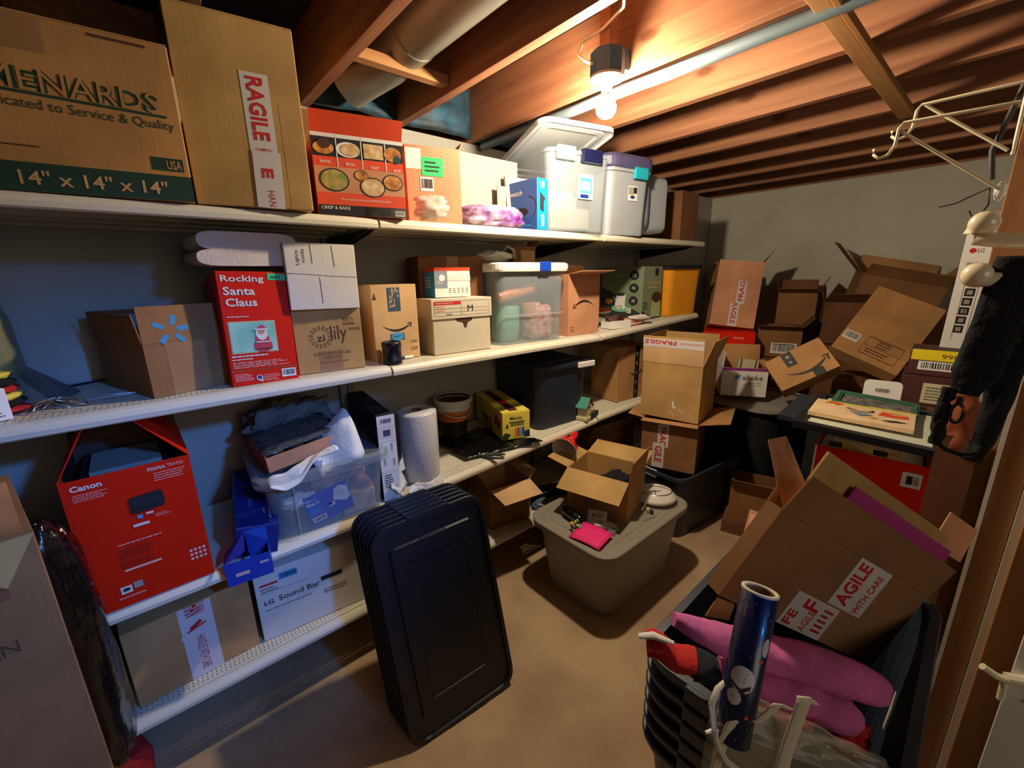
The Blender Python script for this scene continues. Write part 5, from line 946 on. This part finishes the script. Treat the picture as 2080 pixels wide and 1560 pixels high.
# ================================================================ BACK PILE
g = tote('storage_tote', 'big dark rounded tote holding the white printed box in the back pile', (3.08, .99, -1.5), -6, .58, .46, .66, 'char', taper=.8, r=.12)
f = MB(); f.loft([rr(.65, .51, .15, .655), rr(.655, .515, .15, .665), rr(.62, .48, .13, .667), rr(.61, .47, .13, .655)], 'grey_card', False, True); f.build('lid', g)
b = carton('book_box', 'white box printed abeka with maroon stripe holding books and cardboard', (2.84, 1.155, -.80), -58, (.27, .25, .19), m='white', inn='kraft', flaps={'l': (95, .10), 'b': (85, .12), 'r': (60, .03)})
F = b.F['front']; t = MB(); t.rect(F, 0, .90, 1, 1, 'purple_print', 1); t.text(F, 'abeka', .45, .58, .90, .76, 'maroon', n=1, bold=.01); t.poly(F, [(.26, .62), (.40, .62), (.42, .76), (.32, .74)], 'sky_blue', 1); t.text(F, 'abeka.com', .58, .46, .88, .53, 'lines_dark', n=1); t.text(F, '1-877-223-5226', .48, .37, .88, .43, 'lines_dark', n=1)
F = b.F['right']; t.rect(F, 0, .90, 1, 1, 'purple_print', 1); t.text(F, 'abeka', .15, .58, .65, .76, 'lines_dark', n=1, bold=.01); t.disc(F, .9, .72, .012, 'paper', 2); part(t, 'print', b.root)
g = thing('book', 'pale book with maroon stripes standing in the abeka box', 'book', (2.96, 1.115, -.72), (0, R(4), R(-58))); f = MB(); f.box(0, 0, 0, .12, .03, .155, 'birdhouse_cream'); f.build('cover', g); f = MB(); f.box(.012, -.001, .0, .02, .031, .156, 'maroon'); f.box(.10, -.001, .0, .108, .031, .156, 'maroon'); f.build('stripes', g)
f = MB(); f.box(0, 0, 0, .10, .04, .14, 'kraft'); solo(f, 'card_box', 'small tan cardboard box beside the striped book', 'box', (3.05, 1.06, -.72), (0, 0, R(-50)), bevel=.002)
b = carton('printer_box', 'small red printer box under the tilted FRAGILE carton in the back pile', (3.10, 1.43, -.82), -66, (.34, .30, .40), m='red_print')
F = b.F['front']; t = MB(); t.text(F, 'Canon', .04, .90, .22, .95, 'paper', n=1, bold=.02); t.text(F, 'PIXMA', .6, .88, .8, .92, 'white_lines', n=1); t.poly(F, [(.32, .50), (.36, .62), (.55, .60), (.54, .48)], 'char', 1); t.lines(F, .1, .3, .45, .42, 2, 'white_lines', 1, .3); part(t, 'print', b.root)
carton('carton', 'dark carton at the base of the back pile behind the navy tote', (3.28, 1.64, -1.5), -60, (.36, .34, .67), m='kraft_brown')
b = carton('carton', 'tilted kraft carton with split red FRAGILE tape, topmost at the left of the back pile', (3.199, 1.436, -.372), -58.8, (.302, .30, .491), m='kraft_pink', tilt=(-16, 6), inn='kraft_dark', flaps={'r': (62, .12), 'b': (80, .08)})
F = b.F['front']; t = MB(); fragile_tape(t, F, .50, .35, .69, .70, (('FRAG', .1, 1.0),), 90); fragile_tape(t, F, .40, 0, .60, .36, (('RAGILE', 0, .9),), 270, 3); part(t, 'tape', b.root)
# little stacks right of it
b = carton('carton', 'brown carton with white shipping label in the back pile, below two open flaps', (3.48, 1.20, -.62), -72, (.29, .25, .22), m='kraft_dark', inn='kraft_brown', flaps={'f': (12, .09), 'r': (50, .1)})
t = MB(); F = b.F['front']; t.barcode(F, .36, .12, .92, .48, n=1); t.lines(F, .40, .40, .85, .47, 1, 'ink', 3); part(t, 'label', b.root)
carton('carton', 'dark carton hidden under the labelled carton in the back pile', (3.46, 1.22, -1.5), -72, (.32, .30, .87), m='kraft_brown')
b = carton('carton', 'smaller open carton standing on the labelled carton by the back wall', (3.75, 1.17, -.40), -76, (.25, .22, .24), m='kraft_dark', inn='kraft_brown', flaps={'f': (20, .10), 'l': (80, .05), 'r': (62, .13), 'b': (70, .1)})
carton('carton', 'dark carton under the smaller open carton by the back wall', (3.82, 1.17, -1.5), -76, (.3, .30, 1.09), m='kraft_brown')
b = carton('carton', 'dim gray carton with lifted flap at the middle of the back wall', (3.75, .86, -.52), -70, (.28, .25, .30), m='kraft_brown', inn='kraft_brown', flaps={'f': (30, .12), 'l': (70, .1)})
carton('carton', 'dark carton under the dim gray carton by the back wall', (3.72, .84, -1.5), -84, (.28, .3, .97), m='kraft_brown')
# smile carton lying tilted
b = carton('carton', 'tilted carton with large curved smile and black tape between tote and pile', (2.66, .745, -.66), -62, (.30, .12, .20), m='kraft', tilt=(-38, -33))
F = b.F['front']; t = MB(); smile(t, F, .56, .42, .22, 'ink', ang=0); t.rect(F, .30, .55, .48, 1, 'ink', 1); t.rect(F, .60, 0, .78, .22, 'ink', 1); t.disc(F, .39, .86, .010, 'grey_card', 2); t.disc(F, .39, .68, .008, 'grey_card', 2); part(t, 'print', b.root)
# large brown carton
b = carton('carton', 'largest flat brown carton tilted on the pile, with a barcode label', (3.05, .636, -.435), -84.2, (.341, .10, .494), m='kraft', tilt=(-41.4, 23.4))
F = b.F['front']; t = MB(); t.barcode(F, .03, .18, .26, .30, n=1)
for q in ((.36, .08, .88, .09), (.36, .32, .88, .33), (.36, .20, .88, .207)): t.rect(F, q[0], q[1], q[2], q[3], 'ink_brown', 1)
for q in ((.36, .08, .365, .33), (.88, .08, .885, .33)): t.rect(F, q[0], q[1], q[2], q[3], 'ink_brown', 1)
t.lines(F, .52, .21, .72, .32, 3, 'ink_brown', 1); t.lines(F, .42, .11, .8, .18, 2, 'ink_brown', 1); part(t, 'print', b.root)
# open carton against the back wall
b = carton('carton', 'open carton with spread flaps leaning on the back wall behind the largest carton', (3.80, .73, -.24), -68, (.46, .26, .22), m='kraft_dark', tilt=(6, 12), inn='kraft', flaps={'f': (50, .10), 'l': (40, .26), 'b': (70, .12), 'r': (60, .14)})
carton('carton', 'dark carton supporting the open carton by the back wall', (3.80, .50, -1.5), -84, (.42, .36, 1.19), m='kraft_brown')
# dark panels beneath, LG box, maroon boxes
b = carton('tv_box', 'tall white LG box with black pictograms behind the hanging strap', (2.70, .165, -.50), -90, (.082, .34, .66), m='white', tilt=(18, 1.5))
F = b.F['front']; t = MB(); t.disc(F, .34, .905, .010, 'ink_red', 1, .010); t.text(F, 'LG', .50, .893, .72, .920, 'lines_dark', n=1, bold=.01); t.text(F, 'SMART', .22, .815, .6, .835, 'lines_dark', n=1)
for i in range(5):
    v = .62-.062*i; t.rect(F, .42-.02*i, v, .78-.02*i, v+.052, 'ink', 1); t.rect(F, .50-.02*i, v+.012, .70-.02*i, v+.04, 'grey_card', 2)
    if i == 2: t.text(F, 'X', .52, v+.014, .62, v+.038, 'ink', n=3, bold=.03)
for q in ((.34, .32, .36, .70), (.84, .32, .86, .70)): t.rect(F, *q, 'lines_dark', 1)
t.rect(F, .22, .215, .68, .255, 'ink', 1); t.rect(F, .30, .222, .40, .245, 'grey_card', 2); t.rect(F, .50, .222, .60, .245, 'grey_card', 2); t.rect(F, .40, .08, .62, .13, 'grey_card', 1); part(t, 'print', b.root)
b = carton('shoe_box', 'upper maroon box with yellow 9901 sticker below the tall white box', (2.50, .235, -.445), -86, (.26, .20, .105), m='maroon')
F = b.F['front']; t = MB(); t.rect(F, .02, .62, .88, 1.05, 'yellow_sticker', 1); t.text(F, '9901', .38, .72, .62, .90, 'ink_brown', n=2); t.barcode(F, .12, .22, .62, .58, n=1); part(t, 'sticker', b.root)
b = carton('shoe_box', 'lower maroon box with a white paper label', (2.48, .245, -.575), -85, (.28, .22, .125), m='maroon')
F = b.F['front']; t = MB(); t.rect(F, .26, .10, .72, .80, 'birdhouse_cream', 1); t.lines(F, .30, .18, .66, .70, 5, 'lines_dark', 2); part(t, 'label', b.root)
carton('carton', 'dark carton carrying the maroon boxes', (2.44, .26, -1.5), -86, (.34, .36, .92), m='kraft_brown')
g = thing('tag_card', 'white rounded card with a barcode standing behind the green frame', 'card', (2.32, .34, -.56), (R(-8), 0, R(-80)))
f = MB(); f.loft([rr(.125, .10, .018, 0), rr(.125, .10, .018, .003)], 'white', M=MX.Translation((.06, 0, .05)) @ MX.Rotation(R(90), 4, 'X')); f.build('card', g)
F = Fc(MX.Translation((0, -.0032, 0)) @ MX.Rotation(R(90), 4, 'X'), .12, .10); f = MB(); f.barcode(F, .28, .45, .72, .68, n=1); f.build('print', g)

# ================================================================ RED BOX WITH FRAMES ON TOP
b = carton('red_box', 'large red box with an oval hand hole under the stacked picture frames', (1.902, .392, -1.06), -84, (.325, .36, .40), m='red_print', inn='red_dark', flaps={'r': (40, .02)}, th=.006)
F = b.F['front']; t = MB(); pts = [(.52+.11*math.copysign(abs(math.cos(a))**.5, math.cos(a)), .48+.06*math.copysign(abs(math.sin(a))**.8, math.sin(a))) for a in [2*PI*i/28 for i in range(28)]]
t.poly(F, pts, 'black', 1); part(t, 'hand_hole', b.root)
t = MB(); t.rect(F, .80, .78, .96, .92, 'whiteboard_card', 1); t.rect(F, .84, .81, .89, .89, 'ink', 2); t.lines(F, .9, .81, .95, .89, 4, 'ink', 2); part(t, 'label', b.root)
t = MB(); t.rect(b.F['left'], 0, 0, 1, 1, 'whiteboard_card', 1); t.rect(F, 0, 0, .02, 1, 'whiteboard_card', 2); part(t, 'white_edge', b.root)
carton('carton', 'dark carton under the large red box', (1.88, .40, -1.5), -84, (.34, .38, .435), m='kraft_brown')
f = MB(); f.box(0, 0, 0, .30, .30, .02, 'mat_board'); f.box(.08, .02, .02, .24, .24, .03, 'food_pale'); solo(f, 'paper_stack', 'stack of pale papers inside the top of the red box', 'paper', (1.93, .385, -.70), (0, 0, R(-84)))
f = MB(); f.box(0, 0, 0, .16, .09, .008, 'yellow_plastic'); f.box(.0, .02, .008, .12, .07, .012, 'yellow_crayon'); solo(f, 'ticket_stack', 'orange and yellow tickets on top of the red box contents', 'ticket', (1.93, .32, -.665), (0, R(6), R(-80)))
for k, (y, l_) in enumerate(((.33, 'binder clip with silver loops under the canvas'), (.20, 'black binder clip with one long loop, nearer the white label'))):
    g = thing('binder_clip', l_, 'clip', (1.90+.01*k, y, -.648), (0, 0, R(-84))); f = MB(); f.loft([[(x, -.008, 0), (x, .008, 0), (x, 0, .018)] for x in (-.02, .02)], 'black_plastic'); f.build('body', g)
    for s_ in (1, -1): f = MB(); f.tube([(-.008*s_-.004, 0, .015), (-.006, .004*s_, .05), (0, .004*s_, .055), (.006, .004*s_, .05), (.008, 0, .015)], .0013, 'chrome', 6); f.build('wire_loop', g)
g = thing('picture_frame', 'large black picture frame with pale mat board lying on the red box', 'frame', (1.753, .445, -.562), (R(2), R(1.5), R(-87)))
f = MB(); 
for q in ((0, 0, .405, .03), (0, .42, .405, .45), (0, .03, .03, .42), (.375, .03, .405, .42)): f.box(q[0], q[1], 0, q[2], q[3], .025, 'black_plastic')
f.build('frame_rail', g); f = MB(); f.box(.03, .03, .004, .375, .42, .014, 'mat_board'); f.build('mat_board', g)
f = MB(); f.box(-.06, .05, .0, .02, .40, .018, 'navy_plastic'); f.build('backing', g)
g = thing('picture_frame', 'green wooden picture frame with gray photograph behind the canvas', 'frame', (2.04, .395, -.528), (R(5), R(3), R(-85)))
f = MB()
for q in ((0, 0, .26, .022), (0, .14, .26, .162), (0, .022, .022, .14), (.238, .022, .26, .14)): f.box(q[0], q[1], 0, q[2], q[3], .016, 'green_frame'); f.box(q[0]+.006, q[1]+.006, .016, q[2]-.006, q[3]-.006, .020, 'green_frame')
f.build('frame_rail', g); f = MB(); f.box(.02, .02, .0, .24, .142, .008, 'photo_print'); f.build('photograph', g)
g = thing('canvas', 'pale canvas painting with orange strokes and dark swirl on top of the black frame', 'painting', (1.86, .425, -.536), (R(2), R(1), R(-85)))
f = MB(); f.box(0, 0, 0, .30, .19, .018, 'painting'); f.build('canvas_block', g, bevel=.002); F = Fc(MX.Translation((0, 0, .018)), .30, .19); f = MB()
f.poly(F, [(.05, .72), (.12, .98), (1, 1.0), (1, .92), (.5, .86), (.2, .86)], 'yellow_crayon', 1); f.poly(F, [(.10, .74), (.16, .92), (.30, .86), (.24, .70), (.18, .80)], 'orange_red', 2); f.poly(F, [(.66, .50), (.70, .78), (.80, .62), (.93, .70), (.94, .52), (.78, .48)], 'orange_red', 2); f.poly(F, [(.66, .76), (.8, .70), (.93, .74), (.8, .80)], 'yellow_plastic', 1)
for k in range(7): f.disc(F, .48+.015*k, .62+.01*(k % 3), .040-.004*k, ['ink', 'maroon', 'ink', 'paper'][k % 4], 3+k, .022-.002*k, a0=150+20*k, a1=400-10*k, r_in=.036-.004*k)
f.poly(F, [(.38, .45), (.50, .22), (.62, .40), (.50, .48)], 'grey_tub', 3); f.poly(F, [(.70, .20), (.78, .16), (.95, .26), (.84, .29)], 'ink', 3); f.poly(F, [(.58, .25), (.62, .2), (.68, .24), (.62, .3)], 'yellow_plastic', 3)
f.build('paint_strokes', g)
# things behind, left of the red box
b = carton('carton', 'worn brown carton with torn white sticker on the floor left of the red box', (2.40, .86, -1.42), -75, (.38, .24, .22), m='kraft_dark', inn='kraft_brown', flaps={'f': (50, .08)})
t = MB(); t.rect(b.F['front'], .55, .5, .8, .75, 'tape_white', 1, ang=-6); part(t, 'sticker', b.root)
f = MB(); f.box(0, 0, 0, .40, .27, .078, 'kraft_brown'); solo(f, 'flat_carton', 'flattened dark carton on the floor under the worn carton', 'box', (2.38, .88, -1.5), (0, 0, R(-75)))
carton('carton', 'near black carton standing between the worn carton and the black picture frame', (2.68, .60, -1.5), -86, (.22, .24, .785), m='char')
carton('carton', 'hidden brown carton holding up the largest tilted carton', (3.05, .60, -1.5), -86, (.34, .40, .86), m='kraft_brown')
carton('carton', 'narrow dark carton just behind the picture frames', (2.33, .42, -1.5), -86, (.26, .07, .935), m='kraft_brown')

# ================================================================ NESTED TOTES AT THE RIGHT
lab6 = ['topmost blue black tote of the nested stack, holding pink cloths and the big carton', 'second tote from the top of the nested stack', 'third tote from the top of the nested stack', 'fourth tote from the top of the nested stack', 'fifth tote from the top of the nested stack', 'lowest tote of the nested stack, standing on the floor']
for k in range(6):
    g = thing('nested_tote', lab6[k], 'bin', (.965, .172, -1.5+.215-.043*k), (0, 0, R(1)), group='blue black totes nested in one stack')
    f = MB(); w, d, h, th = .60, .385, .535, .003; tp = .76; r = .06
    L = [rr(w*tp, d*tp, r*.7, 0), rr(w*tp+.004, d*tp+.004, r*.7, .005), rr(w*.985, d*.985, r, h*.93), rr(w+.012, d+.012, r*1.1, h*.935), rr(w+.03, d+.03, r*1.15, h-.014), rr(w+.032, d+.032, r*1.15, h-.004), rr(w+.026, d+.026, r*1.1, h), rr(w*.985-.001, d*.985-.001, r, h), rr(w*.985-.002, d*.985-.002, r, h*.93), rr(w*tp-.002, d*tp-.002, r*.7, .006)]
    f.loft(L, 'blueblack_plastic', True, True); f.build('body', g)
    f = MB(); f.box(-w/2-.024, -.10, h-.032, -w/2-.012, .10, h+.001, 'blueblack_plastic'); f.build('handle_grip', g, bevel=.003)
# big tilted carton standing in the top tote
b = carton('carton', 'big tilted open carton with two FRAGILE labels in the topmost nested tote', (.742, .264, -.604), -27.8, (.532, .035, .206), m='kraft_dark', inn='kraft', tilt=(1.9, 33), flaps={'f': (84, .082, .0), 'b': (88, .03, .0)})  # darker kraft puts the shade on the front into the colour
F = b.F['front']; t = MB(); t.rect(F, .50, .42, .72, 1.0, 'tape_white', 1); t.text(F, 'AGILE', .52, .46, .60, .96, 'ink_red', 90, .03, n=2); t.text(F, 'WITH CARE', .65, .44, .69, .92, 'ink_red', 90, .01, n=2); part(t, 'fragile_label', b.root)
t = MB(); t.rect(F, .33, .0, .60, .40, 'tape_white', 1); t.text(F, 'F', .40, .26, .49, .37, 'ink_red', 90, .02, 2); t.text(F, 'FE', .35, .03, .40, .20, 'ink_red', 90, .02, 2); t.text(F, 'AGILE', .45, .02, .49, .26, 'ink_red', 90, 0, 2); t.lines(F, .52, .05, .58, .36, 5, 'ink_red', 2); part(t, 'tape', b.root)
Wi = (MX.Translation(b.root.location) @ b.root.rotation_euler.to_matrix().to_4x4()).inverted()
def panel(name, pts, m_, label=None, th=.003):      # a loose board of the carton, corner points in room coordinates
    P = [Wi @ (V(p)+V((0, 0, H))) for p in pts]; n_ = (P[1]-P[0]).cross(P[2]-P[0]).normalized()*th; k = len(P)
    f = MB(); f.add(P+[p+n_ for p in P], [tuple(range(k))[::-1], tuple(range(k, 2*k))]+[(i, (i+1) % k, k+(i+1) % k, k+i) for i in range(k)], m_); part(f, name, b.root, label=label)
panel('flap', [[0.919, 0.269, -0.333], [0.948, 0.246, -0.326], [0.905, 0.192, -0.395], [0.864, 0.212, -0.442]], 'kraft_pink', 'upright narrow bright flap')  # loose flaps get brighter card for the bulb light falling on them
panel('flap', [[0.906, 0.281, -0.492], [0.852, 0.222, -0.461], [0.788, 0.248, -0.547], [0.869, 0.281, -0.586]], 'kraft_pink', 'bright folded side flap')
panel('flap', [[0.756, 0.27, -0.623], [0.779, 0.245, -0.637], [0.784, 0.253, -0.682], [0.75, 0.286, -0.674]], 'kraft', 'small low flap corner')
panel('flap', [[1.354, -0.003, -0.556], [1.393, -0.051, -0.6], [1.329, -0.037, -0.661], [1.284, 0.015, -0.622]], 'kraft_pink', 'bent bright flap beside the stud')
t = MB(); t.box(.14, .010, .10, .515, .014, .318, 'magenta_board'); part(t, 'divider', b.root, label='magenta cardboard divider'); t = MB(); t.box(.04, .022, .10, .50, .027, .345, 'kraft_yellow'); part(t, 'divider', b.root, label='plain tan cardboard divider')
# pink cloths
def roll(name, label, cat, pts, rs, m, seed=0, group=None, loc=(0, 0, 0)):
    f = MB(); n = 30; P = [V(p) for p in pts]; loops = []
    for i in range(n+1):
        t_ = i/n*(len(P)-1); a = min(int(t_), len(P)-2); q = t_-a; c_ = P[a].lerp(P[a+1], q); r_ = rs[a]*(1-q)+rs[a+1]*q
        d_ = (P[a+1]-P[a]).normalized(); s1 = d_.cross(V((0, 0, 1))).normalized(); s2_ = s1.cross(d_)
        loops.append([c_+s1*r_*1.15*math.cos(w_)*(1+.12*noise.noise(V((i*.9, math.cos(w_)*3, seed+math.sin(w_)*3)))+.22*noise.noise(V((i*.22, math.cos(w_)*1.6, math.sin(w_)*1.6+seed))))+s2_*r_*.78*math.sin(w_)*(1+.30*noise.noise(V((i*.30, math.sin(w_)*1.6, seed+4+math.cos(w_))))) for w_ in [2*PI*j/20 for j in range(20)]])
    f.loft(loops, m, smooth=True); return solo(f, name, label, cat, loc, group=group)
roll('pink_cloth', 'upper rolled pink cloth lying against the big tilted carton', 'cloth', [(.61, .285, -.59), (.66, .225, -.622), (.73, .16, -.655), (.80, .09, -.685), (.855, .035, -.712), (.87, .022, -.735)], [.012, .030, .034, .036, .032, .012], 'pink_cloth', 1)
roll('pink_cloth', 'lower rolled pink cloth in front, nearer the zipped clear bag', 'cloth', [(.66, .215, -.68), (.70, .165, -.69), (.74, .115, -.705), (.785, .065, -.735), (.81, .04, -.75)], [.02, .034, .038, .036, .014], 'pink_cloth', 6)
g = thing('gift_stocking', 'red white and navy fabric stocking in the topmost nested tote', 'stocking', (0, 0, 0))
for nm, m_, (u0, u1), off, r_ in (('red_toe', 'red_cloth', (0, .32), 0, .030), ('navy_leg', 'navy_cloth', (.30, .72), -.002, .034), ('red_cuff', 'red_cloth', (.70, 1.0), .0, .036)):
    A, B_ = V((.60, .325, -.665)), V((.735, .10, -.735)); f = MB(); f.tube([A.lerp(B_, u0+(u1-u0)*i/8)+V((0, 0, off+.006*math.sin(i))) for i in range(9)], r_, m_, 14, flat=.5); f.build(nm, g)
f = MB(); f.tube([(.585, .335, -.648), (.60, .315, -.642), (.62, .285, -.65)], [.006, .009, .005], 'white_cloth', 8, flat=.5); f.build('white_trim', g)
f = MB(); f.sheet(lambda u, v: (.655+.10*u, .232-.10*u+.03*v, -.648-.035*u+.022*v+.01*math.sin(PI*v)), 10, 5, 'linen', .004); solo(f, 'cream_cloth', 'cream cloth strip between the stocking and the pink cloth', 'cloth', (0, 0, 0))
f = MB(); f.sheet(lambda u, v: (.70+.12*u, .165-.115*u+.04*v, -.665-.055*u-.05*v+.02*math.sin(PI*v)+.01*math.sin(5*u)), 16, 8, 'red_cloth', .005); f.blob((.80, .05, -.79), (.07, .06, .05), 'red_cloth', 4, .5, flat=False); solo(f, 'red_cloth', 'bright red felt cloth between the two pink cloths', 'cloth', (0, 0, 0))
# wrapping paper roll
g = thing('gift_wrap_roll', 'dark blue snowman gift wrap roll standing in the zipped clear bag', 'roll', (.545, .152, -.665), (V((.0682, .010, .207))).to_track_quat('Z', 'Y').to_euler())
f = MB(); f.lathe([(.0245, 0), (.0245, .222), (.0225, .222)], 'gift_navy', 40, c0=True); f.build('paper', g)
f = MB(); f.lathe([(.0248, .2195), (.0248, .2225), (.0205, .2228), (.0195, .2215), (.0195, .10)], 'birdhouse_cream', 40); f.lathe([(.0193, .22), (.0193, .10)], 'kraft_dark', 30); f.build('core', g)
# motifs laid on the curved paper
def wrapped(mb, a0, z0, shape, m_, r_=.0248):
    q = [(r_*math.cos(a0+x/r_), r_*math.sin(a0+x/r_), z0+z) for x, z in shape]; mb.add(q, [tuple(range(len(q)))], m_)
t = MB(); RR = random.Random(8); back = g.rotation_euler.to_matrix().inverted() @ V((-.545, -.152, .665)); ac = math.atan2(back.y, back.x)
def ell(x, z, a, b_, n=10): return [(x+a*math.cos(2*PI*i/n), z+b_*math.sin(2*PI*i/n)) for i in range(n)]
for _ in range(90):
    wrapped(t, RR.random()*2*PI, .01+.2*RR.random(), ell(0, 0, .0008, .0008, 6), 'birdhouse_cream')
for sgn, z0 in ((0, .0), ):
    for k in range(5):
        for s_, sh in (('white', [(-.010+.004*k, .085), (-.006+.004*k, .085), (-.006+.004*k, .125), (-.010+.004*k, .125)]),): pass
def strips(x0, x1, f_lo, f_hi, m_, n=10, dr=.0):
    for i in range(n):
        xa, xb = x0+(x1-x0)*i/n, x0+(x1-x0)*(i+1)/n; wrapped(t, ac, 0, [(xa, f_lo(xa)), (xb, f_lo(xb)), (xb, f_hi(xb)), (xa, f_hi(xa))], m_, .0249+dr)
cir = lambda cx, cz, a, b_: (lambda x: cz-b_*math.sqrt(max(0, 1-((x-cx)/a)**2)), lambda x: cz+b_*math.sqrt(max(0, 1-((x-cx)/a)**2)))
lo, hi = cir(.000, .098, .0165, .019); strips(-.0164, .0164, lo, hi, 'white'); lo, hi = cir(-.007, .070, .010, .011); strips(-.0169, .0029, lo, hi, 'white', 8, .0001)
strips(-.015, .006, lambda x: .088-.5*(x+.015), lambda x: .092-.5*(x+.015), 'maroon', 6, .0003); strips(-.002, .012, lambda x: .078+.7*(x+.002), lambda x: .084+.7*(x+.002), 'maroon', 4, .0003)
for x, z in ((.004, .108), (.003, .102), (.002, .096)): wrapped(t, ac, 0, ell(x, z, .0008, .0008, 6), 'ink', .0252)
for x, z in ((-.010, .07), (-.006, .072)): wrapped(t, ac, 0, ell(x, z, .0007, .0007, 6), 'ink', .0253)
for x, z in ((.020, .13), (.014, .048), (-.03, .03)): wrapped(t, ac, 0, ell(x, z, .003, .003, 8), 'orange_red', .025)
wrapped(t, ac-.9, 0, [(0, .185), (.01, .185), (.01, .205), (0, .205)], 'linen', .0249); wrapped(t, ac+.95, .0, ell(0, .15, .006, .014), 'linen', .0249)
part(t, 'motifs', g)['kind'] = 'stuff'
# clear vinyl bag with white zipper and straps
g = thing('zipper_bag', 'clear vinyl bag with white zipper and carrying straps at the bottom right', 'bag', (0, 0, 0))
f = MB(); f.sheet(lambda u, v: (.515+.17*u-.02*v, .175-.19*u, -.63-.10*u-.25*v+.010*noise.noise(V((u*6, v*6, 3)))), 24, 20, 'vinyl', .0015)
f.sheet(lambda u, v: (.575+.13*u, .185-.19*u+.02*math.sin(PI*u), -.615-.12*u-.20*v+.010*noise.noise(V((u*5, v*5, 8)))), 24, 18, 'vinyl', .0015); f.sheet(lambda u, v: (.515+.17*u+.06*v*(1-.3*u), .175-.19*u+.012*v, -.632-.10*u+.016*v+.012*math.sin(PI*v)+.010*noise.noise(V((u*8, v*6, 5)))), 26, 14, 'vinyl', .0012); f.build('vinyl', g)
f = MB(); zp = [(.562, .172, -.590), (.540, .177, -.593), (.521, .176, -.605), (.514, .168, -.63), (.513, .158, -.655), (.520, .146, -.68), (.540, .125, -.705)]; f.tube(zp, .0045, 'strap_white', 8, flat=.5); f.tube([(x-.003, y, z-.002) for x, y, z in zp], .0018, 'white', 6); f.build('zipper', g)
f = MB(); f.tube([(.512, .166, -.634), (.504, .170, -.636), (.500, .172, -.636)], [.002, .0028, .0025], 'white_glossy', 8, flat=.6); f.box(.507, .160, -.641, .514, .168, -.632, 'white'); f.build('zipper_pull', g)
def strap(name, pts, w): 
    P = [V(p) for p in pts]; f = MB(); side = V((.35, -.40, 0)).normalized()
    def fn(u, v):
        t_ = v*(len(P)-1); a = min(int(t_), len(P)-2); q = t_-a; q = q*q*(3-2*q)*.3+q*.7; return P[a].lerp(P[a+1], q)+side*w*(u-.5)
    f.sheet(fn, 3, 30, 'strap_white', .0015); f.build(name, g)
strap('carry_strap', [(.520, .160, -.72), (.523, .155, -.66), (.53, .150, -.622), (.545, .138, -.617), (.56, .128, -.628), (.575, .118, -.612), (.585, .112, -.598), (.60, .10, -.61)], .013)
strap('carry_strap', [(.572, .092, -.72), (.582, .092, -.67), (.600, .09, -.628), (.612, .088, -.598), (.618, .09, -.592), (.628, .08, -.605)], .018)
# trailing cord by the studs
f = MB(); f.tube([(1.2, .0, -.98), (1.17, .005, -1.06), (1.14, -.01, -1.16), (1.10, -.03, -1.26), (1.09, -.02, -1.4)], .009, 'cord', 8, flat=.5); solo(f, 'tan_strap', 'tan strap hanging between the nested totes and the studs', 'strap', (0, 0, 0))

# loose cable on the back wall
f = MB(); f.tube([(4.262, .42, .41), (4.262, .34, .425), (4.262, .28, .46), (4.262, .20, .50), (4.262, .19, .40), (4.262, .215, .33), (4.262, .255, .335), (4.262, .27, .37)], .003, 'char', 6)
solo(f, 'loose_cable', 'thin dark cable looping on the back wall beside the wire bracket', 'cable', (0, 0, 0))
